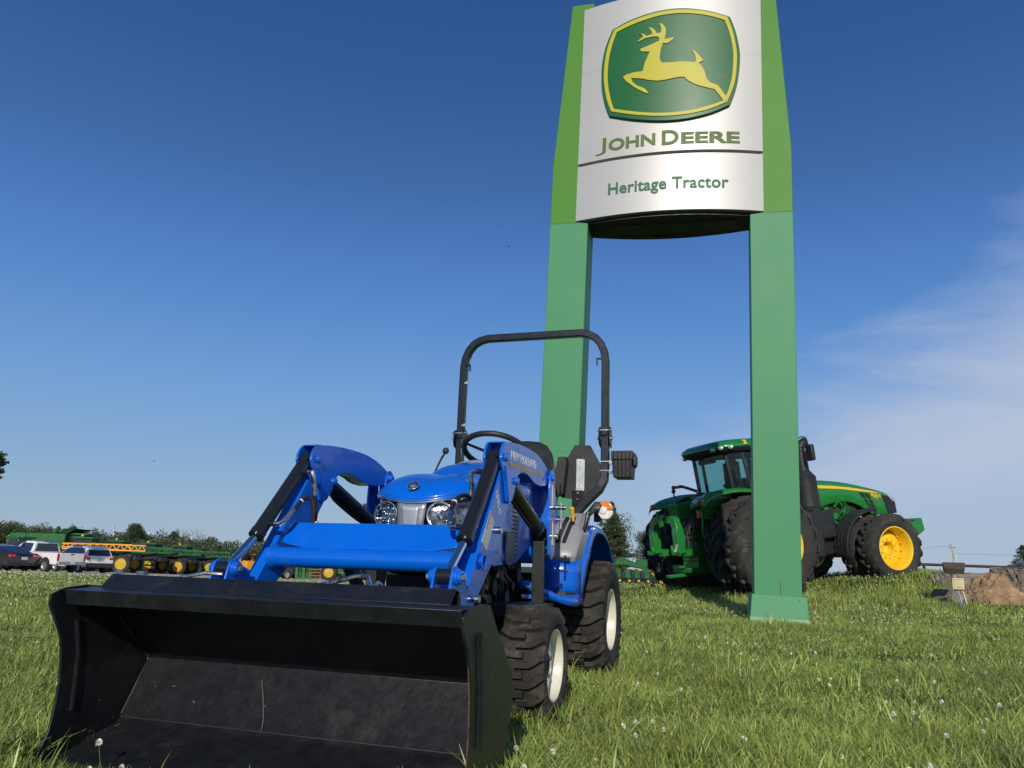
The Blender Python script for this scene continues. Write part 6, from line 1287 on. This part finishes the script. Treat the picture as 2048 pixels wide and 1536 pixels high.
# combine harvester
CB = empty('combine_harvester', place(110, 79), (0, 0, rad(-88)), 'green combine harvester standing behind the white pickup', 'combine'); CB.scale = (1.17,) * 3
m = MB(); m.prism([(-3.4, 1.3), (-3.5, 2.6), (-3.2, 3.05), (1.3, 3.05), (1.3, 1.1), (-2.6, 1.0)], 'x', -1.5, 1.5); bd = m.build('body', GDK, CB, bev=.08); m = MB(); m.box((1.505, -1.0, 3.0), (.02, .06, .06)).box((1.51, -1.9, 2.0), (.02, .05, 2.0)).box((1.51, -.4, 2.42), (.02, 3.3, .04)); m.build('panel_gap', BPL, bd)
m = MB(); m.prism([(1.3, 1.6), (1.3, 3.0), (2.5, 3.0), (2.9, 2.2), (2.6, 1.5)], 'x', -.95, .95); cb = m.build('cab', CARG, CB, bev=.08); m = MB(); m.prism([(1.2, 3.0), (1.2, 3.15), (2.7, 3.15), (2.9, 3.0)], 'x', -1.05, 1.05); m.build('cab_roof', GDK, cb, bev=.04)
m = MB(); m.taper([(-1.3, .7, 3.05), (1.3, .7, 3.05), (1.3, 1.25, 3.05), (-1.3, 1.25, 3.05)], [(-1.5, 1.1, 3.5), (1.5, 1.1, 3.5), (1.5, 2.1, 3.5), (-1.5, 2.1, 3.5)]); m.build('grain_tank_flap', mat('dark_green_flap', (.01, .06, .02), .5), CB)
m = MB(); m.tube([(1.2, .2, 2.9), (1.3, .4, 3.25), (1.35, .6, 3.6)], [.2, .17, .15], 12); m.build('unloading_auger', GDK, CB); m = MB(); m.box((1.51, 0.2, 1.9), (.02, .5, .12)); m.build('yellow_mark', YLW, CB)
for s in (-1, 1): wheel_at(CB, s * 1.45, 1.2, .95, .7, s, YFAR); wheel_at(CB, s * 1.3, -2.3, .6, .45, s, YFAR)
# tractor whose cab shows left of the combine
def farm_tractor(loc, rot, label, sc_=1.0, group=None):
    T = empty('farm_tractor', loc, (0, 0, rad(rot)), label, 'tractor', group); T.scale = (sc_,) * 3
    m = MB(); m.prism([(.4, 1.0), (.4, 1.75), (1.9, 1.65), (2.4, 1.5), (2.4, .95)], 'x', -.35, .35); m.build('bonnet', GDK, T, bev=.05); m = MB(); m.box((0, .9, .85), (.5, 3.0, .4)); m.build('chassis', GDK, T, bev=.03)
    m = MB(); m.prism([(-.9, 1.4), (-.8, 2.5), (.35, 2.5), (.45, 1.3)], 'x', -.65, .65); c_ = m.build('cab', CARG, T, bev=.05); m = MB(); m.prism([(-1.0, 2.52), (-1.0, 2.68), (.5, 2.72), (.6, 2.55)], 'x', -.8, .8); m.build('cab_roof', GDK, c_, bev=.05)
    for s in (-1, 1): wheel_at(T, s * .85, -.4, .8, .4, s, YFAR); wheel_at(T, s * .8, 1.9, .5, .3, s, YFAR); m = MB(); m.ell((s * .6, .4, 2.7), (.07, .07, .05), 8); m.build('roof_lamp', PLATE, c_)
    return T
farm_tractor(place(30, 74), 70, 'green tractor whose cab shows left of the combine', 1.12)
farm_tractor(place(668, 58), -80, 'green tractor with yellow wheels seen under the loader cross tube', .72)
# rake frame and mower seen under the cross tube
T = empty('grapple_rake', place(610, 57), (0, 0, .1), 'green tined frame seen under the loader cross tube', 'rake'); m = MB()
for k in range(8): x = -.55 + .157 * k; m.tube([(x, .3, 1.0), (x, -.1, .5), (x, -.1, .02)], .035, sq=True)
m.build('tines', GDK, T); m = MB(); m.box((0, .3, 1.0), (1.3, .12, .12)).box((-.5, -.1, .45), (.16, .12, .9)).box((-.0, -.1, .45), (.16, .12, .9)); m.build('frame_bar', GDK, T, bev=.01)
T = empty('mower', place(577, 57), (0, 0, 1.2), 'small dark mower beside the green tined frame', 'mower'); m = MB(); m.prism([(-.7, .3), (-.6, .7), (.1, .75), (.3, 1.0), (.7, .9), (.8, .3)], 'x', -.35, .35); m.build('body', DKB, T, bev=.05)
for s in (-1, 1): wheel_at(T, s * .42, -.4, .3, .2, s); wheel_at(T, s * .4, .55, .22, .15, s)
T = empty('pallet_stack', place(633, 60), (0, 0, .2), 'reddish slatted pallets behind the small tractor wheel', 'pallets')
m = MB()
for k in range(4): m.box((0, 0, .1 + .22 * k), (1.0, 1.0, .06)); m.box((-.4, 0, .2 + .22 * k), (.1, 1.0, .12)); m.box((.4, 0, .2 + .22 * k), (.1, 1.0, .12))
m.build('slats', mat('pallet_wood', (.30, .15, .09), .8, nz=.2), T)
# orange loader behind the left arm
T = empty('skid_loader', place(490, 74), (0, 0, .9), 'small orange skid loader parked behind the left loader arm', 'loader'); m = MB(); m.prism([(-1.2, .4), (-1.3, 1.4), (-.6, 1.5), (.9, 1.0), (1.2, .4)], 'x', -.6, .6); m.build('body', OBM, T, bev=.05); m = MB()
for x in (-.55, .55):
    for y in (-.5, .7): m.tube([(x, y, 1.0), (x, y, 2.0)], .05, sq=True)
m.box((0, .1, 2.02), (1.2, 1.4, .08)); m.build('cage', BPL, T); m = MB(); m.box((-.7, -.2, 1.5), (.14, .3, 1.2)).box((.7, -.2, 1.5), (.14, .3, 1.2)); m.build('lift_arm', OBM, T, bev=.02)
for s in (-1, 1):
    for y in (-.7, .7): wheel_at(T, s * .75, y, .4, .3, s, OBM)
# planter sections right of the compact tractor
GP = 'folded green planters on the far grass'
def planter(loc, label, k0):
    T = empty('planter', loc, (0, 0, .12), label, 'planter', GP); R = random.Random(k0)
    m = MB(); m.prism([(-1.6, 1.5), (-1.3, 2.15), (-.9, 2.25), (.4, 1.75), (1.4, 1.4), (1.5, 1.2), (.2, 1.4), (-.8, 1.6)], 'y', -.5, .3); m.prism([(.9, 1.4), (1.2, 1.4), (1.1, .3), (.8, .3)], 'y', -.6, -.3); m.build('frame', GDK, T, bev=.05)
    for k in range(4):
        x = -1.35 + .85 * k; m = MB(); m.prism([(x - .28, .5), (x + .3, .45), (x + .22, 1.15), (x - .1, 1.3), (x - .3, 1.0)], 'y', -.75, -.45); m.tube([(x, -.6, 1.2), (x + .35, -.6, .8), (x + .1, -.6, .3)], .06, sq=True); u = m.build('row_unit', GDK, T, bev=.03)
        m = MB(); m.box((x + .45, -.7, .72), (.34, .35, .6)); m.build('seed_hopper', BPL, u, bev=.05); m = MB(); m.cyl((x + .1, -.85, .25), (x + .1, -.6, .25), .27, 16); m.build('gauge_wheel', TYRE, u); m = MB(); m.cyl((x + .1, -.875, .25), (x + .1, -.85, .25), .09, 14); m.build('hub', YLW, u)
        m = MB(); m.box((x + .1, -.77, 1.15), (.12, .03, .08)); m.build('red_mark', RED, u)
    return T
planter(place(1262, 70), 'green folded planter just right of the compact tractor rear tyre', 1); planter(place(1300, 76), 'green folded planter half hidden by the large tractor wheels', 2)
T = empty('yellow_implement', place(1318, 66), (0, 0, .3), 'small yellow implement beside the large tractor wheels', 'implement'); m = MB(); m.tube([(-.7, 0, .9), (-.2, 0, .6), (.2, 0, .3)], .05, sq=True); m.box((.1, 0, .35), (.35, .3, .6)).tube([(.0, 0, .6), (.35, 0, .9)], .05, sq=True); m.build('frame', OBM, T, bev=.02); m = MB(); m.cyl((-.3, -.1, .27), (-.3, .1, .27), .27, 16); m.build('wheel', TYRE, T)
# distant birds
for px, py, lb in ((1017, 493, 'tiny dark bird in the sky left of the sign post'), (308, 922, 'tiny dark bird low in the left sky')):
    p = at(px, py, 60); m = MB(); m.ell((0, 0, 0), (.09, .035, .035), 8); m.prism([(-.02, .03), (.04, .03), (.02, .16), (-.03, .15)], 'z', -.004, .004); m.prism([(-.02, -.03), (.04, -.03), (.02, -.16), (-.03, -.15)], 'z', -.004, .004); tag(m.build('bird', BPL, None, loc=p), lb, 'bird')
